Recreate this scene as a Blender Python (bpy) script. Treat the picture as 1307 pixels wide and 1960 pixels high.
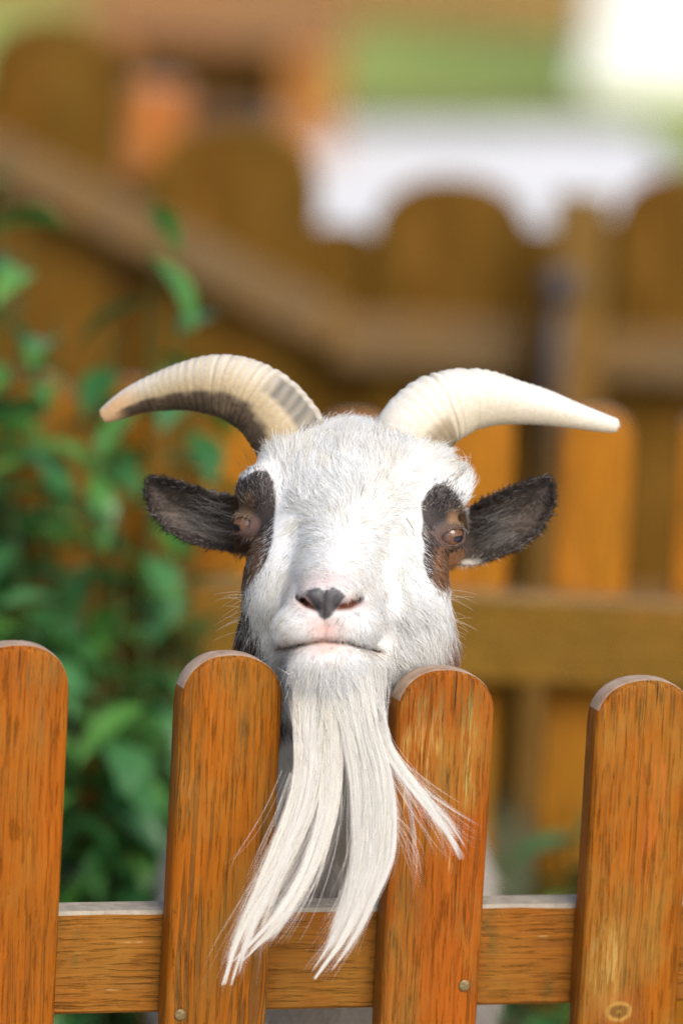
import bpy, bmesh, math, random
import numpy as np
from mathutils import Vector, Matrix

# ------------------------------------------------------------------ camera, sky, sun, exposure
scene = bpy.context.scene
for o in list(bpy.data.objects):
    bpy.data.objects.remove(o)
COL = scene.collection
R = math.radians
PITCH, ROLL = R(9.0), R(3.0)
D0 = 3.8                                   # distance to the front fence
S = D0 * 36.0 / 200.0 / 1960.0             # metres per photo pixel at the fence
FW = np.array([0.0, math.cos(PITCH), -math.sin(PITCH)])
UP0 = np.array([0.0, math.sin(PITCH), math.cos(PITCH)])
RT0 = np.array([1.0, 0.0, 0.0])
RT = math.cos(ROLL) * RT0 + math.sin(ROLL) * UP0
UP = math.cos(ROLL) * UP0 - math.sin(ROLL) * RT0
CAM = np.array([0.0, 0.0, 0.80]) - (FW * D0 + RT * (650 - 653.5) * S + UP * (980 - 1265) * S)


def frm(px, py, c=0.0):
    """photo pixel + depth behind the fence (in pixel units) -> world point"""
    px = np.asarray(px, float); py = np.asarray(py, float); c = np.asarray(c, float)
    D = D0 + c * S
    k = D / D0 * S
    return CAM + FW * D[..., None] + RT * ((px - 653.5) * k)[..., None] + UP * ((980 - py) * k)[..., None]


def inv(P):
    v = np.asarray(P, float) - CAM
    D = v @ FW
    k = D / D0 * S
    return np.stack([653.5 + (v @ RT) / k, 980 - (v @ UP) / k, (D - D0) / S], -1)


def ray(px, py):
    d = FW * D0 + RT * (px - 653.5) * S + UP * (980 - py) * S
    return d / np.linalg.norm(d)


def hit(px, py, p0, n):
    d = ray(px, py)
    t = np.dot(np.asarray(p0) - CAM, n) / np.dot(d, n)
    return CAM + d * t


def aty(px, py, y):
    return hit(px, py, (0, y, 0), np.array([0, 1.0, 0]))


def onground(px, py, z=0.0):
    return hit(px, py, (0, 0, z), np.array([0, 0, 1.0]))


cam_data = bpy.data.cameras.new('camera')
cam = bpy.data.objects.new('camera', cam_data)
COL.objects.link(cam)
cam.matrix_world = Matrix(((RT[0], UP[0], -FW[0], CAM[0]), (RT[1], UP[1], -FW[1], CAM[1]),
                           (RT[2], UP[2], -FW[2], CAM[2]), (0, 0, 0, 1)))
cam_data.sensor_fit = 'VERTICAL'
cam_data.sensor_height = 36.0
cam_data.sensor_width = 24.0
cam_data.lens = 200.0
cam_data.clip_start = 0.1
cam_data.clip_end = 3000.0
cam_data.dof.use_dof = True
cam_data.dof.focus_distance = D0 + 70 * S
cam_data.dof.aperture_fstop = 3.0
scene.camera = cam

world = bpy.data.worlds.new('World')
scene.world = world
world.use_nodes = True
wn = world.node_tree
bg = wn.nodes['Background']
sky = wn.nodes.new('ShaderNodeTexSky')
sky.sky_type = 'NISHITA'
sky.sun_disc = False
SUN_EL, SUN_AZ = R(44), R(154)             # azimuth clockwise from +Y: behind the camera, to the right
sky.sun_elevation = SUN_EL
sky.sun_rotation = SUN_AZ
sky.air_density = 1.0
sky.dust_density = 4.0
sky.ozone_density = 1.0
wn.links.new(sky.outputs[0], bg.inputs[0])
bg.inputs[1].default_value = 0.15
sd = bpy.data.lights.new('sun', 'SUN')
sd.energy = 1.3
sd.angle = R(30)
sd.color = (1.0, 0.97, 0.92)
sun = bpy.data.objects.new('sun', sd)
COL.objects.link(sun)
sdir = Vector((math.sin(SUN_AZ) * math.cos(SUN_EL), math.cos(SUN_AZ) * math.cos(SUN_EL), math.sin(SUN_EL)))
sun.rotation_euler = sdir.to_track_quat('Z', 'Y').to_euler()
sun.location = (3, -3, 6)
vs = scene.view_settings
vs.view_transform = 'Standard'
vs.look = 'None'
vs.exposure = 0.48
vs.gamma = 1.0
vs.use_curve_mapping = False
scene.render.engine = 'CYCLES'
cy = scene.cycles
cy.use_denoising = True
cy.denoiser = 'OPENIMAGEDENOISE'
cy.denoising_input_passes = 'RGB_ALBEDO_NORMAL'
cy.denoising_prefilter = 'NONE'
cy.sampling_pattern = 'BLUE_NOISE'
cy.sample_clamp_indirect = 6.0
cy.max_bounces = 10
cy.diffuse_bounces = 7
cy.transparent_max_bounces = 8
cy.use_adaptive_sampling = False
scene.cycles_curves.shape = 'RIBBONS'

rng = np.random.default_rng(11)
random.seed(5)


# ------------------------------------------------------------------ helpers
def tag(o, label=None, cat=None, group=None, kind=None):
    if label: o['label'] = label
    if cat: o['category'] = cat
    if group: o['group'] = group
    if kind: o['kind'] = kind
    return o


def empty(name, loc=(0, 0, 0)):
    o = bpy.data.objects.new(name, None)
    o.empty_display_size = 0.1
    o.location = Vector(loc)
    COL.objects.link(o)
    return o


def link(name, me, parent=None, loc=(0, 0, 0), rot=None):
    """link mesh; loc is local to the parent"""
    o = bpy.data.objects.new(name, me)
    COL.objects.link(o)
    o.parent = parent
    o.location = Vector(loc)
    if rot is not None: o.rotation_euler = rot
    return o


def mesh_np(name, verts, quads=None, tris=None, smooth=True):
    me = bpy.data.meshes.new(name)
    verts = np.asarray(verts, np.float32)
    me.vertices.add(len(verts))
    me.vertices.foreach_set('co', verts.ravel())
    ls, lt, vi = [], [], []
    off = 0
    for arr, k in ((quads, 4), (tris, 3)):
        if arr is None or len(arr) == 0: continue
        arr = np.asarray(arr, np.int32)
        vi.append(arr.ravel())
        ls.append(off + np.arange(len(arr)) * k)
        off += arr.size
    vi = np.concatenate(vi); ls = np.concatenate(ls)
    me.loops.add(len(vi)); me.loops.foreach_set('vertex_index', vi)
    me.polygons.add(len(ls)); me.polygons.foreach_set('loop_start', ls.astype(np.int32))
    me.update(calc_edges=True)
    me.validate()
    if smooth: me.polygons.foreach_set('use_smooth', np.ones(len(me.polygons), bool))
    return me


def bm_mesh(name, bm, smooth=False):
    me = bpy.data.meshes.new(name)
    bm.normal_update()
    bm.to_mesh(me); bm.free()
    if smooth: me.polygons.foreach_set('use_smooth', np.ones(len(me.polygons), bool))
    return me


def box_mesh(name, lo, hi, bevel=0.003, segs=2):
    bm = bmesh.new()
    bmesh.ops.create_cube(bm, size=1.0)
    lo = Vector(lo); hi = Vector(hi)
    for v in bm.verts:
        v.co = Vector((lo[i] + (v.co[i] + 0.5) * (hi[i] - lo[i]) for i in range(3)))
    if bevel: bmesh.ops.bevel(bm, geom=bm.edges[:], offset=bevel, segments=segs, affect='EDGES', profile=0.6)
    return bm_mesh(name, bm)


class NT:
    def __init__(self, name):
        self.m = bpy.data.materials.new(name)
        self.m.use_nodes = True
        self.t = self.m.node_tree
        self.b = self.t.nodes['Principled BSDF']
        self.out = self.t.nodes['Material Output']

    def n(self, kind, **kw):
        nd = self.t.nodes.new('ShaderNode' + kind)
        for k, v in kw.items(): setattr(nd, k, v)
        return nd

    def l(self, a, b): self.t.links.new(a, b)

    def setin(self, sock, v):
        if hasattr(v, 'is_output') or isinstance(v, bpy.types.NodeSocket): self.l(v, sock)
        else: sock.default_value = v

    def math(self, op, a, b=0.0, c=0.0, clamp=False):
        nd = self.n('Math', operation=op); nd.use_clamp = clamp
        for i, v in enumerate((a, b, c)): self.setin(nd.inputs[i], v)
        return nd.outputs[0]

    def mix(self, f, a, b):
        nd = self.n('Mix', data_type='RGBA')
        self.setin(nd.inputs[0], f)
        for i, v in ((6, a), (7, b)):
            self.setin(nd.inputs[i], v if not isinstance(v, tuple) else (*v[:3], 1.0))
        return nd.outputs[2]

    def ramp(self, v, a, b):
        nd = self.n('MapRange'); nd.clamp = True
        self.setin(nd.inputs[0], v); nd.inputs[1].default_value = a; nd.inputs[2].default_value = b
        return nd.outputs[0]

    def noise(self, vec, scale, detail=3.0, rough=0.55):
        nd = self.n('TexNoise'); self.l(vec, nd.inputs['Vector'])
        nd.inputs['Scale'].default_value = scale; nd.inputs['Detail'].default_value = detail
        nd.inputs['Roughness'].default_value = rough
        return nd.outputs[0]

    def scaled(self, vec, s, off=(0, 0, 0)):
        nd = self.n('Mapping'); self.l(vec, nd.inputs[0])
        nd.inputs['Scale'].default_value = s; nd.inputs['Location'].default_value = off
        return nd.outputs[0]

    def bump(self, h, strength, dist):
        nd = self.n('Bump'); nd.inputs['Strength'].default_value = strength; nd.inputs['Distance'].default_value = dist
        self.l(h, nd.inputs['Height']); self.l(nd.outputs[0], self.b.inputs['Normal'])

    def coord(self, which='Object'):
        return self.n('TexCoord').outputs[which]


def wood(name, base=(0.44, 0.135, 0.010), dark=(0.130, 0.052, 0.010), pale=(0.62, 0.40, 0.16), grain='Z', seed=0.0,
         lines=0.6, moss=0.3, flecks=0.4, knots=(), stains=(), rough=0.62, cracks=(), worn=0.42):
    t = NT(name)
    co = t.coord()
    st = {'Z': (1, 1, 0.02), 'X': (0.02, 1, 1)}[grain]
    wob = t.n('VectorMath', operation='ADD')
    nz = t.n('TexNoise'); t.l(t.scaled(co, (1, 1, 1), (seed, seed * 2, 0)), nz.inputs['Vector'])
    nz.inputs['Scale'].default_value = 9.0; nz.inputs['Detail'].default_value = 1.0
    sc = t.n('VectorMath', operation='SCALE'); t.l(nz.outputs['Color'], sc.inputs[0]); sc.inputs['Scale'].default_value = 0.012
    t.l(co, wob.inputs[0]); t.l(sc.outputs[0], wob.inputs[1])
    v = wob.outputs[0]
    kmask = None
    for (kx, kz, kr) in knots:                       # grain bends round each knot
        d = t.n('VectorMath', operation='DISTANCE')
        flat = t.scaled(v, (0.8, 0, 1.0))
        t.l(flat, d.inputs[0]); d.inputs[1].default_value = ((kx + 0.006) * 0.8, 0, kz + 0.006)
        m = t.ramp(d.outputs['Value'], kr * 2.6, kr * 0.5)
        k1 = t.ramp(d.outputs['Value'], kr * 1.1, kr * 0.85)
        ring = t.math('SINE', t.math('ADD', t.math('MULTIPLY', d.outputs['Value'], 6.28 / kr * 1.1), t.math('MULTIPLY', t.noise(co, 220.0, 3.0), 4.0)))
        kmask = (m, k1, ring) if kmask is None else (t.math('MAXIMUM', kmask[0], m), t.math('MAXIMUM', kmask[1], k1), ring)
    g = t.scaled(v, st, (seed * 3.1, seed * 1.7, seed))
    fine = t.noise(g, 420.0, 3.0, 0.6)
    mid = t.noise(t.scaled(v, st, (seed, 2 * seed, 4 * seed)), 230.0, 1.0, 0.5)
    pore = t.ramp(t.noise(t.scaled(co, tuple(0.06 if a < 1 else 1 for a in st), (seed, 5, seed)), 520.0, 3.0, 0.65), 0.56, 0.70)
    broad = t.noise(t.scaled(v, tuple(0.25 if a < 1 else 1 for a in st), (seed * 5, 0, seed)), 16.0, 3.0)
    line = t.math('MULTIPLY', t.ramp(mid, 0.565, 0.625), t.ramp(t.noise(t.scaled(co, (1, 1, 0.3), (seed * 2, 7, seed)), 45.0, 3.0), 0.36, 0.56))
    col = t.mix(t.ramp(broad, 0.35, 0.68), base, tuple(b * f for b, f in zip(base, (0.80, 1.0, 1.1))))
    col = t.mix(t.math('MULTIPLY', t.ramp(fine, 0.38, 0.70), 0.66), col, tuple(b * 0.52 for b in base))
    col = t.mix(t.math('MULTIPLY', pore, 0.44), col, tuple(b * 0.40 for b in base))
    col = t.mix(t.math('MULTIPLY', line, lines), col, dark)
    # bleached patches where the stain has worn away
    wear = t.math('MULTIPLY', t.ramp(t.noise(t.scaled(co, (1, 1, 0.5), (seed * 7, 1, seed)), 22.0, 5.0, 0.65), 0.46, 0.66), worn)
    col = t.mix(wear, col, (0.27, 0.135, 0.022))
    ms = t.math('MULTIPLY', t.ramp(t.noise(t.scaled(co, (1, 1, 0.6), (seed, 3, seed * 2)), 38.0, 6.0, 0.7), 0.55, 0.72), moss)
    col = t.mix(ms, col, (0.085, 0.070, 0.018))
    fl = t.n('TexVoronoi'); t.l(t.scaled(v, tuple(0.07 if a < 1 else 1 for a in st), (seed * 2, 0, 0)), fl.inputs['Vector'])
    fl.inputs['Scale'].default_value = 190.0
    spots = t.math('MULTIPLY', t.ramp(fl.outputs['Distance'], 0.22, 0.10),
                   t.ramp(t.noise(t.scaled(co, (1, 1, 0.4), (seed * 4, 1, 2)), 30.0, 3.0), 0.56, 0.66))
    col = t.mix(t.math('MULTIPLY', spots, flecks), col, pale)
    for (sx0, sx1, sz0, sz1, amt, scol) in stains:   # worn streaks with a place of their own
        sp = t.n('SeparateXYZ'); t.l(v, sp.inputs[0])
        ax = t.math('MULTIPLY', t.ramp(sp.outputs[0], sx0 - 0.004, sx0 + 0.003), t.ramp(sp.outputs[0], sx1 + 0.004, sx1 - 0.003))
        az = t.math('MULTIPLY', t.ramp(sp.outputs[2], sz0 - 0.012, sz0 + 0.01), t.ramp(sp.outputs[2], sz1 + 0.01, sz1 - 0.006))
        f = t.math('MULTIPLY', t.math('MULTIPLY', ax, az), t.ramp(t.noise(t.scaled(co, tuple(0.07 if a < 1 else 1 for a in st), (seed, 0, seed)), 330.0, 5.0, 0.75), 0.48, 0.60))
        col = t.mix(t.math('MULTIPLY', f, amt), col, scol)
    if kmask:
        col = t.mix(t.math('MULTIPLY', kmask[0], 0.5), col, (0.30, 0.10, 0.02))
        kc = t.mix(t.ramp(kmask[2], -0.6, 0.9), (0.16, 0.075, 0.015), (0.36, 0.19, 0.04))
        col = t.mix(kmask[1], col, kc)
    for (cx, z0, z1) in cracks:
        sp = t.n('SeparateXYZ'); t.l(co, sp.inputs[0])
        w = t.math('ADD', sp.outputs[0], t.math('MULTIPLY', sp.outputs[2], -0.02))
        off = t.math('ABSOLUTE', t.math('SUBTRACT', w, cx - 0.02 * (z0 + z1) / 2))
        f = t.math('MULTIPLY', t.ramp(off, 0.0008, 0.0002), t.math('MULTIPLY', t.ramp(sp.outputs[2], z0, z0 + 0.01), t.ramp(sp.outputs[2], z1, z1 - 0.004)))
        col = t.mix(f, col, (0.02, 0.010, 0.005))
    t.l(col, t.b.inputs['Base Color'])
    t.b.inputs['Roughness'].default_value = rough
    t.b.inputs['Specular IOR Level'].default_value = 0.11
    h = t.math('ADD', t.math('MULTIPLY', fine, 0.6), t.math('MULTIPLY', line, -0.8))
    h = t.math('ADD', h, t.math('MULTIPLY', pore, -0.8))
    t.bump(h, 0.85, 0.0015)
    return t.m


def simple(name, col, var=0.25, scale=12.0, rough=0.7, spec=0.3, col2=None, bump=0.0):
    t = NT(name)
    co = t.coord()
    f = t.ramp(t.noise(co, scale, 5.0, 0.6), 0.3, 0.7)
    c2 = col2 if col2 else tuple(c * (1 - var) for c in col)
    t.l(t.mix(f, col, c2), t.b.inputs['Base Color'])
    t.b.inputs['Roughness'].default_value = rough
    t.b.inputs['Specular IOR Level'].default_value = spec
    if bump: t.bump(t.noise(co, scale * 6, 4.0, 0.6), 0.6, bump)
    return t.m


# ------------------------------------------------------------------ ground, path, lawn
def sheet(name, pts, z, mat, label=None):
    vs_ = [(p[0], p[1], z) for p in pts]
    me = bpy.data.meshes.new(name)
    me.from_pydata(vs_, [], [tuple(range(len(vs_)))])
    me.materials.append(mat)
    o = link(name, me)
    o['kind'] = 'structure'
    return o


m_soil = NT('soil_and_grass')
_c = m_soil.coord()
_f = m_soil.ramp(m_soil.noise(_c, 2.2, 6.0, 0.62), 0.42, 0.60)
_g = m_soil.mix(m_soil.ramp(m_soil.noise(_c, 60.0, 4.0), 0.3, 0.7), (0.035, 0.075, 0.016), (0.06, 0.11, 0.025))
_s = m_soil.mix(m_soil.ramp(m_soil.noise(_c, 40.0, 5.0), 0.3, 0.7), (0.085, 0.055, 0.028), (0.13, 0.085, 0.045))
m_soil.l(m_soil.mix(_f, _s, _g), m_soil.b.inputs['Base Color'])
m_soil.b.inputs['Roughness'].default_value = 0.9
m_soil.bump(m_soil.noise(_c, 80.0, 5.0), 0.8, 0.02)
sheet('ground', [(-400, -60), (400, -60), (400, 900), (-400, 900)], 0.0, m_soil.m)
m_path = simple('pale_gravel', (0.70, 0.695, 0.68), 0.12, 5.0, 0.9, 0.2, bump=0.004)
sheet('path', [onground(470, 246), onground(1240, 250), onground(1330, 420), onground(1700, 900), onground(600, 820), onground(560, 520)], 0.004, m_path)
sheet('unseen_bounce_path', [(-8, -9), (8, -9), (8, -0.02 + 8 * math.tan(R(17))), (0.1, -0.12), (-8, -0.12 - 8 * math.tan(R(17)))], 0.004, m_path)  # pale gravel added out of view to bounce light up at the chin
m_bark = simple('bark_mulch', (0.26, 0.15, 0.085), 0.45, 7.0, 0.95, 0.1, bump=0.01)
sheet('mulch_bed', [onground(-2500, 160), onground(500, 200), onground(560, 520), onground(600, 820), onground(-1500, 800)], 0.004, m_bark)
m_lawn = simple('lawn_grass', (0.33, 0.40, 0.10), 0.35, 1.5, 0.9, 0.1, bump=0.02)
sheet('lawn', [onground(480, 200), onground(1120, 214), onground(1275, 250), onground(1370, 420), onground(1740, 900), onground(3400, 900), onground(3400, 168), onground(2600, -140), onground(-2600, -80), onground(-2600, 140)], 0.008, m_lawn)

# ------------------------------------------------------------------ picket fences
YAW = R(17)
M_END = simple('weathered_end_grain', (0.42, 0.33, 0.26), 0.45, 90.0, 0.8, 0.25, col2=(0.27, 0.17, 0.11), bump=0.0006)
M_SCREW = NT('brass_screw')
M_SCREW.b.inputs['Base Color'].default_value = (0.20, 0.14, 0.06, 1)
M_SCREW.b.inputs['Metallic'].default_value = 0.5
M_SCREW.b.inputs['Roughness'].default_value = 0.45
M_SCREW = M_SCREW.m


def picket_mesh(name, w, t, h, round_h, chamfer, mat, end_mat, nseg=22):
    """flat board with a round head; origin at the foot, front face towards -Y"""
    bm = bmesh.new()
    prof = [(-w / 2, 0.0), (w / 2, 0.0)]
    for i in range(nseg + 1):
        a = math.pi * i / nseg
        ca, sa = math.cos(a), math.sin(a)
        prof.append((w / 2 * math.copysign(abs(ca) ** 0.9, ca), h - round_h + round_h * sa ** 0.9))
    ph = random.uniform(0, 6.28)
    prof = prof[:2] + [(x, z + 0.0004 * math.sin(i * 0.45 + 2 * ph) + 0.012 * x * math.sin(ph)) for i, (x, z) in enumerate(prof[2:])]
    front = [bm.verts.new((x, -t / 2, z)) for x, z in prof]
    back = [bm.verts.new((x, t / 2, z)) for x, z in prof]
    n = len(prof)
    ff = bm.faces.new(front)
    bk = bm.faces.new(list(reversed(back)))
    for i in range(n):
        j = (i + 1) % n
        bm.faces.new((front[j], front[i], back[i], back[j]))
    bm.normal_update()
    edges = [e for f in (ff, bk) for e in f.edges]
    bmesh.ops.bevel(bm, geom=edges, offset=chamfer, segments=3, affect='EDGES', profile=0.55)
    bm.normal_update()
    for f in bm.faces:
        f.smooth = len(f.verts) == 4
        if abs(f.normal.y) < 0.45 and f.normal.z > 0.30 and f.calc_center_median().z > h * 0.5: f.material_index = 1
    me = bm_mesh(name, bm)
    me.materials.append(mat); me.materials.append(end_mat)
    me.set_sharp_from_angle(angle=R(40))
    return me


def screw_mesh(r=0.0042):
    bm = bmesh.new()
    bmesh.ops.create_uvsphere(bm, u_segments=14, v_segments=8, radius=r)
    for v in bm.verts:
        v.co.z *= 0.42
        if v.co.z < 0: v.co.z = -0.002 if v.co.z < -0.0006 else v.co.z
    # cross recess
    for v in bm.verts:
        if v.co.z > 0.25 * r and min(abs(v.co.x), abs(v.co.y)) < 0.18 * r: v.co.z -= 0.14 * r
    bmesh.ops.rotate(bm, verts=bm.verts, cent=(0, 0, 0), matrix=Matrix.Rotation(R(90), 3, 'X'))
    me = bm_mesh('screw', bm, True)
    me.materials.append(M_SCREW)
    return me


SCREW = screw_mesh()
fu = np.array([math.cos(YAW), math.sin(YAW), 0.0])       # along the fence
fn = np.array([math.sin(YAW), -math.cos(YAW), 0.0])      # towards the camera side
T = 0.024
FP = frm(650, 1265, 0)                                    # on the front faces
fence = empty('picket_fence', (FP[0], FP[1], 0))
fence.rotation_euler = (0, 0, YAW)
tag(fence, 'orange stained wooden picket fence the white goat leans its chin on', 'fence', 'picket fences of the goat pen')


def fence_uz(px, py, off=0.0):
    P = hit(px, py, FP - fn * off, fn)
    return float(np.dot(P - FP, fu)), float(P[2])


spec = []                                                 # (u, z_top, width)
for (ptop, pmid, w) in (((40, 1231), (18, 1500), 0.0715), ((451, 1251), (427, 1500), 0.0705), ((860, 1279), (839, 1500), 0.0690), ((1242, 1298), (1224, 1500), 0.0715)):
    u, z = fence_uz(ptop[0] - 6, ptop[1], 0.006)
    spec.append((u, z, w))
du = (spec[3][0] - spec[0][0]) / 3
for k in range(1, 5):
    spec.append((spec[0][0] - du * k, spec[0][1] + random.uniform(-0.008, 0.012), 0.070))
    spec.append((spec[3][0] + du * k, spec[3][1] + random.uniform(-0.010, 0.008), 0.070))
DARKG = (0.075, 0.050, 0.014); PALEY = (0.62, 0.42, 0.13); RED = (0.44, 0.105, 0.018)
hz = [s[1] for s in spec]
pmats = [
    wood('stained_wood_smooth', seed=1.3, lines=0.18, moss=0.18, flecks=0.10, base=(0.348, 0.084, 0.0032),
         stains=((0.002, 0.030, hz[0] - 0.06, hz[0] - 0.01, 0.6, (0.16, 0.08, 0.02)), (-0.036, 0.036, hz[0] - 0.020, hz[0], 0.55, DARKG), (-0.036, 0.036, hz[0] - 0.30, hz[0] - 0.16, 0.22, DARKG)), cracks=((0.0005, hz[0] - 0.024, hz[0]),)),
    wood('stained_wood_grained', seed=2.7, worn=0.6, lines=0.85, moss=0.35, flecks=0.18, base=(0.326, 0.089, 0.0032),
         stains=((0.004, 0.020, hz[1] - 0.072, hz[1] - 0.036, 0.75, DARKG), (-0.030, -0.016, hz[1] - 0.11, hz[1] - 0.028, 0.6, DARKG), (-0.036, 0.036, hz[1] - 0.026, hz[1], 0.55, DARKG))),
    wood('stained_wood_worn', seed=4.1, worn=0.65, lines=0.40, moss=0.40, flecks=0.75, base=(0.321, 0.077, 0.0040),
         stains=((0.019, 0.026, hz[2] - 0.085, hz[2] - 0.012, 0.95, (0.36, 0.27, 0.07)), (-0.026, 0.004, hz[2] - 0.075, hz[2] - 0.012, 0.35, PALEY), (0.004, 0.012, hz[2] - 0.075, hz[2] - 0.060, 0.9, DARKG), (-0.036, 0.036, hz[2] - 0.030, hz[2], 0.55, DARKG), (-0.036, 0.000, hz[2] - 0.30, hz[2] - 0.10, 0.35, DARKG)),
         cracks=((0.0055, hz[2] - 0.034, hz[2] + 0.001),)),
    wood('stained_wood_knotty', seed=6.2, worn=0.75, lines=0.40, moss=0.25, flecks=0.85, base=(0.321, 0.085, 0.0032), knots=((-0.006, hz[3] - 0.232, 0.0075),),
         stains=((-0.012, -0.002, hz[3] - 0.225, hz[3] - 0.165, 0.65, PALEY), (0.004, 0.022, hz[3] - 0.14, hz[3] - 0.05, 0.55, RED), (-0.022, -0.014, hz[3] - 0.215, hz[3] - 0.17, 0.5, PALEY), (-0.036, 0.036, hz[3] - 0.028, hz[3], 0.6, DARKG), (-0.036, 0.010, hz[3] - 0.30, hz[3] - 0.05, 0.30, DARKG)),
         cracks=((0.0065, hz[3] - 0.022, hz[3] + 0.001),)),
    wood('stained_wood_plain', seed=8.8, lines=0.45, moss=0.3, flecks=0.4),
]
ru, rz1 = fence_uz(700, 1737, T)
_, rz0 = fence_uz(700, 1930, T)
for i, (u, z, w) in enumerate(spec):
    me = picket_mesh('picket', w, T, z - 0.03, w * 0.46, 0.0052, pmats[min(i, 4)], M_END)
    # stained patterns are measured from the ground, the mesh from the foot: shift the mesh, not the pattern
    me.transform(Matrix.Translation((0, 0, 0.03)))
    p = link('picket', me, fence, (u, T / 2, 0.0))
    if i == 1: scr = [fence_uz(345, 1942)]
    elif i == 2: scr = [fence_uz(888, 1886)]
    elif i in (0, 3): scr = []
    else: scr = [(u + random.uniform(-0.02, 0.02), rz0 + 0.02)]
    scr.append((u + random.uniform(-0.01, 0.01), 0.20))
    for (su, sz) in scr:
        link('screw', SCREW, p, (su - u, -T / 2 - 0.0003, sz), (0, random.uniform(0, 1.5), 0))
m_rail = wood('stained_rail', grain='X', seed=3.3, lines=0.35, moss=0.75, flecks=0.45, base=(0.282, 0.093, 0.0096))
m_railtop = simple('weathered_rail_top', (0.38, 0.335, 0.265), 0.4, 120.0, 0.85, 0.2, bump=0.0005)


def rail_mesh(u0, u1, t, h, mat, topmat):
    bm = bmesh.new()
    nx = 60
    rows = []
    for i in range(nx + 1):
        x = u0 + (u1 - u0) * i / nx
        jit = random.uniform(-0.0006, 0.0006)
        rows.append([bm.verts.new((x, y, z)) for (y, z) in ((-t / 2, 0.002), (-t / 2, h - 0.0025 + jit), (-t / 2 + 0.002, h + jit * 0.6), (t / 2 - 0.002, h), (t / 2, h - 0.002), (t / 2, 0.002), (t / 2 - 0.002, 0), (-t / 2 + 0.002, 0))])
    for a, b in zip(rows[:-1], rows[1:]):
        for k in range(8):
            f = bm.faces.new((a[k], b[k], b[(k + 1) % 8], a[(k + 1) % 8]))
            if k in (1, 2): f.material_index = 1
    bm.faces.new(list(reversed(rows[0]))[::-1]); bm.faces.new(list(reversed(rows[-1])))
    bmesh.ops.recalc_face_normals(bm, faces=bm.faces[:])
    me = bm_mesh('rail', bm)
    me.materials.append(mat); me.materials.append(topmat)
    return me


u_lo, u_hi = min(s[0] for s in spec) - 0.06, max(s[0] for s in spec) + 0.06
link('rail', rail_mesh(u_lo, u_hi, 0.030, rz1 - rz0, m_rail, m_railtop), fence, (0, T + 0.0155, rz0))
link('rail', rail_mesh(u_lo, u_hi, 0.030, 0.068, m_rail, m_railtop), fence, (0, T + 0.0155, 0.17))
for uu in (u_lo - 0.03, u_hi + 0.03):
    link('post', box_mesh('post', (-0.04, -0.04, 0), (0.04, 0.04, 0.74), 0.004), fence, (uu, T + 0.03, 0)).data.materials.append(pmats[4])

# the pen's far side: same pickets, 1.3 m behind
m_mid = wood('stained_wood_far', seed=12.0, lines=0.3, moss=0.25, flecks=0.2, base=(0.440, 0.155, 0.0096), dark=(0.2, 0.08, 0.02))
m_midrail = wood('stained_rail_far', grain='X', seed=14.0, lines=0.3, moss=0.5, flecks=0.2, base=(0.246, 0.120, 0.0144))
MY = 1.29
m_midtop = simple('weathered_rail_top_far', (0.27, 0.17, 0.075), 0.3, 60.0, 0.85, 0.1)
mf = empty('picket_fence', (0, MY, 0))
mf.rotation_euler = (0, 0, R(1.5))
tag(mf, 'round topped orange picket fence behind the goat and the leafy plants', 'fence', 'picket fences of the goat pen')
mx = [aty(p, 950, MY)[0] for p in (62, 245, 432, 672, 905, 1133, 1362)]
mw = [aty(p + 70, 950, MY)[0] - aty(p - 70, 950, MY)[0] for p in (1133,)][0]
mx = [mx[0] - 3 * 0.11, mx[0] - 2 * 0.11, mx[0] - 0.11] + mx + [mx[-1] + 0.11 * k for k in (1, 2, 3)]
for i, x in enumerate(mx):
    zt = aty(1133, 768, MY)[2] + random.uniform(-0.008, 0.008) - (0.012 if i == 6 else 0)
    me = picket_mesh('picket', mw, 0.022, zt - 0.03, mw * 0.45, 0.005, m_mid, M_END, 12)
    me.transform(Matrix.Translation((0, 0, 0.03)))
    link('picket', me, mf, (x, -0.011, 0))
mz1, mz0 = aty(1090, 1128, MY)[2], aty(1090, 1292, MY)[2]
for (a, b) in ((mz0, mz1), (0.16, 0.16 + mz1 - mz0)):
    me = rail_mesh(mx[0] - 0.05, mx[-1] + 0.05, 0.035, b - a, m_midrail, m_midtop)
    link('rail', me, mf, (0, -0.0405, a))
for xx in (mx[0] - 0.1, mx[-1] + 0.1):
    link('post', box_mesh('post', (-0.04, -0.04, 0), (0.04, 0.04, 0.74), 0.004), mf, (xx, -0.01, 0)).data.materials.append(m_mid)

# wide-board fence further back, climbing to the left
m_back = wood('brown_board', seed=21.0, lines=0.5, moss=0.3, flecks=0.1, base=(0.154, 0.069, 0.0048), dark=(0.09, 0.04, 0.01))
m_backrail = wood('brown_rail', grain='X', seed=23.0, lines=0.3, moss=0.4, flecks=0.1, base=(0.229, 0.129, 0.0560), dark=(0.1, 0.06, 0.03))
BY = 3.42
bf = empty('board_fence', (0, BY, 0))
tag(bf, 'tall brown fence of wide round topped boards with a sloping rail', 'fence')
boards = [(870, 338, 305), (1310, 330, 260), (455, 238, 330), (110, 40, 265), (-190, -40, 290), (-500, -120, 290), (1640, 345, 300), (1960, 350, 300)]
for (px, py, wpx) in boards:
    c = aty(px, py, BY)
    w = aty(px + wpx / 2, py, BY)[0] - aty(px - wpx / 2, py, BY)[0]
    me = picket_mesh('board', w, 0.028, c[2], w * 0.40, 0.006, m_back, m_back, 14)
    link('board', me, bf, (c[0], 0, 0))
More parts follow.
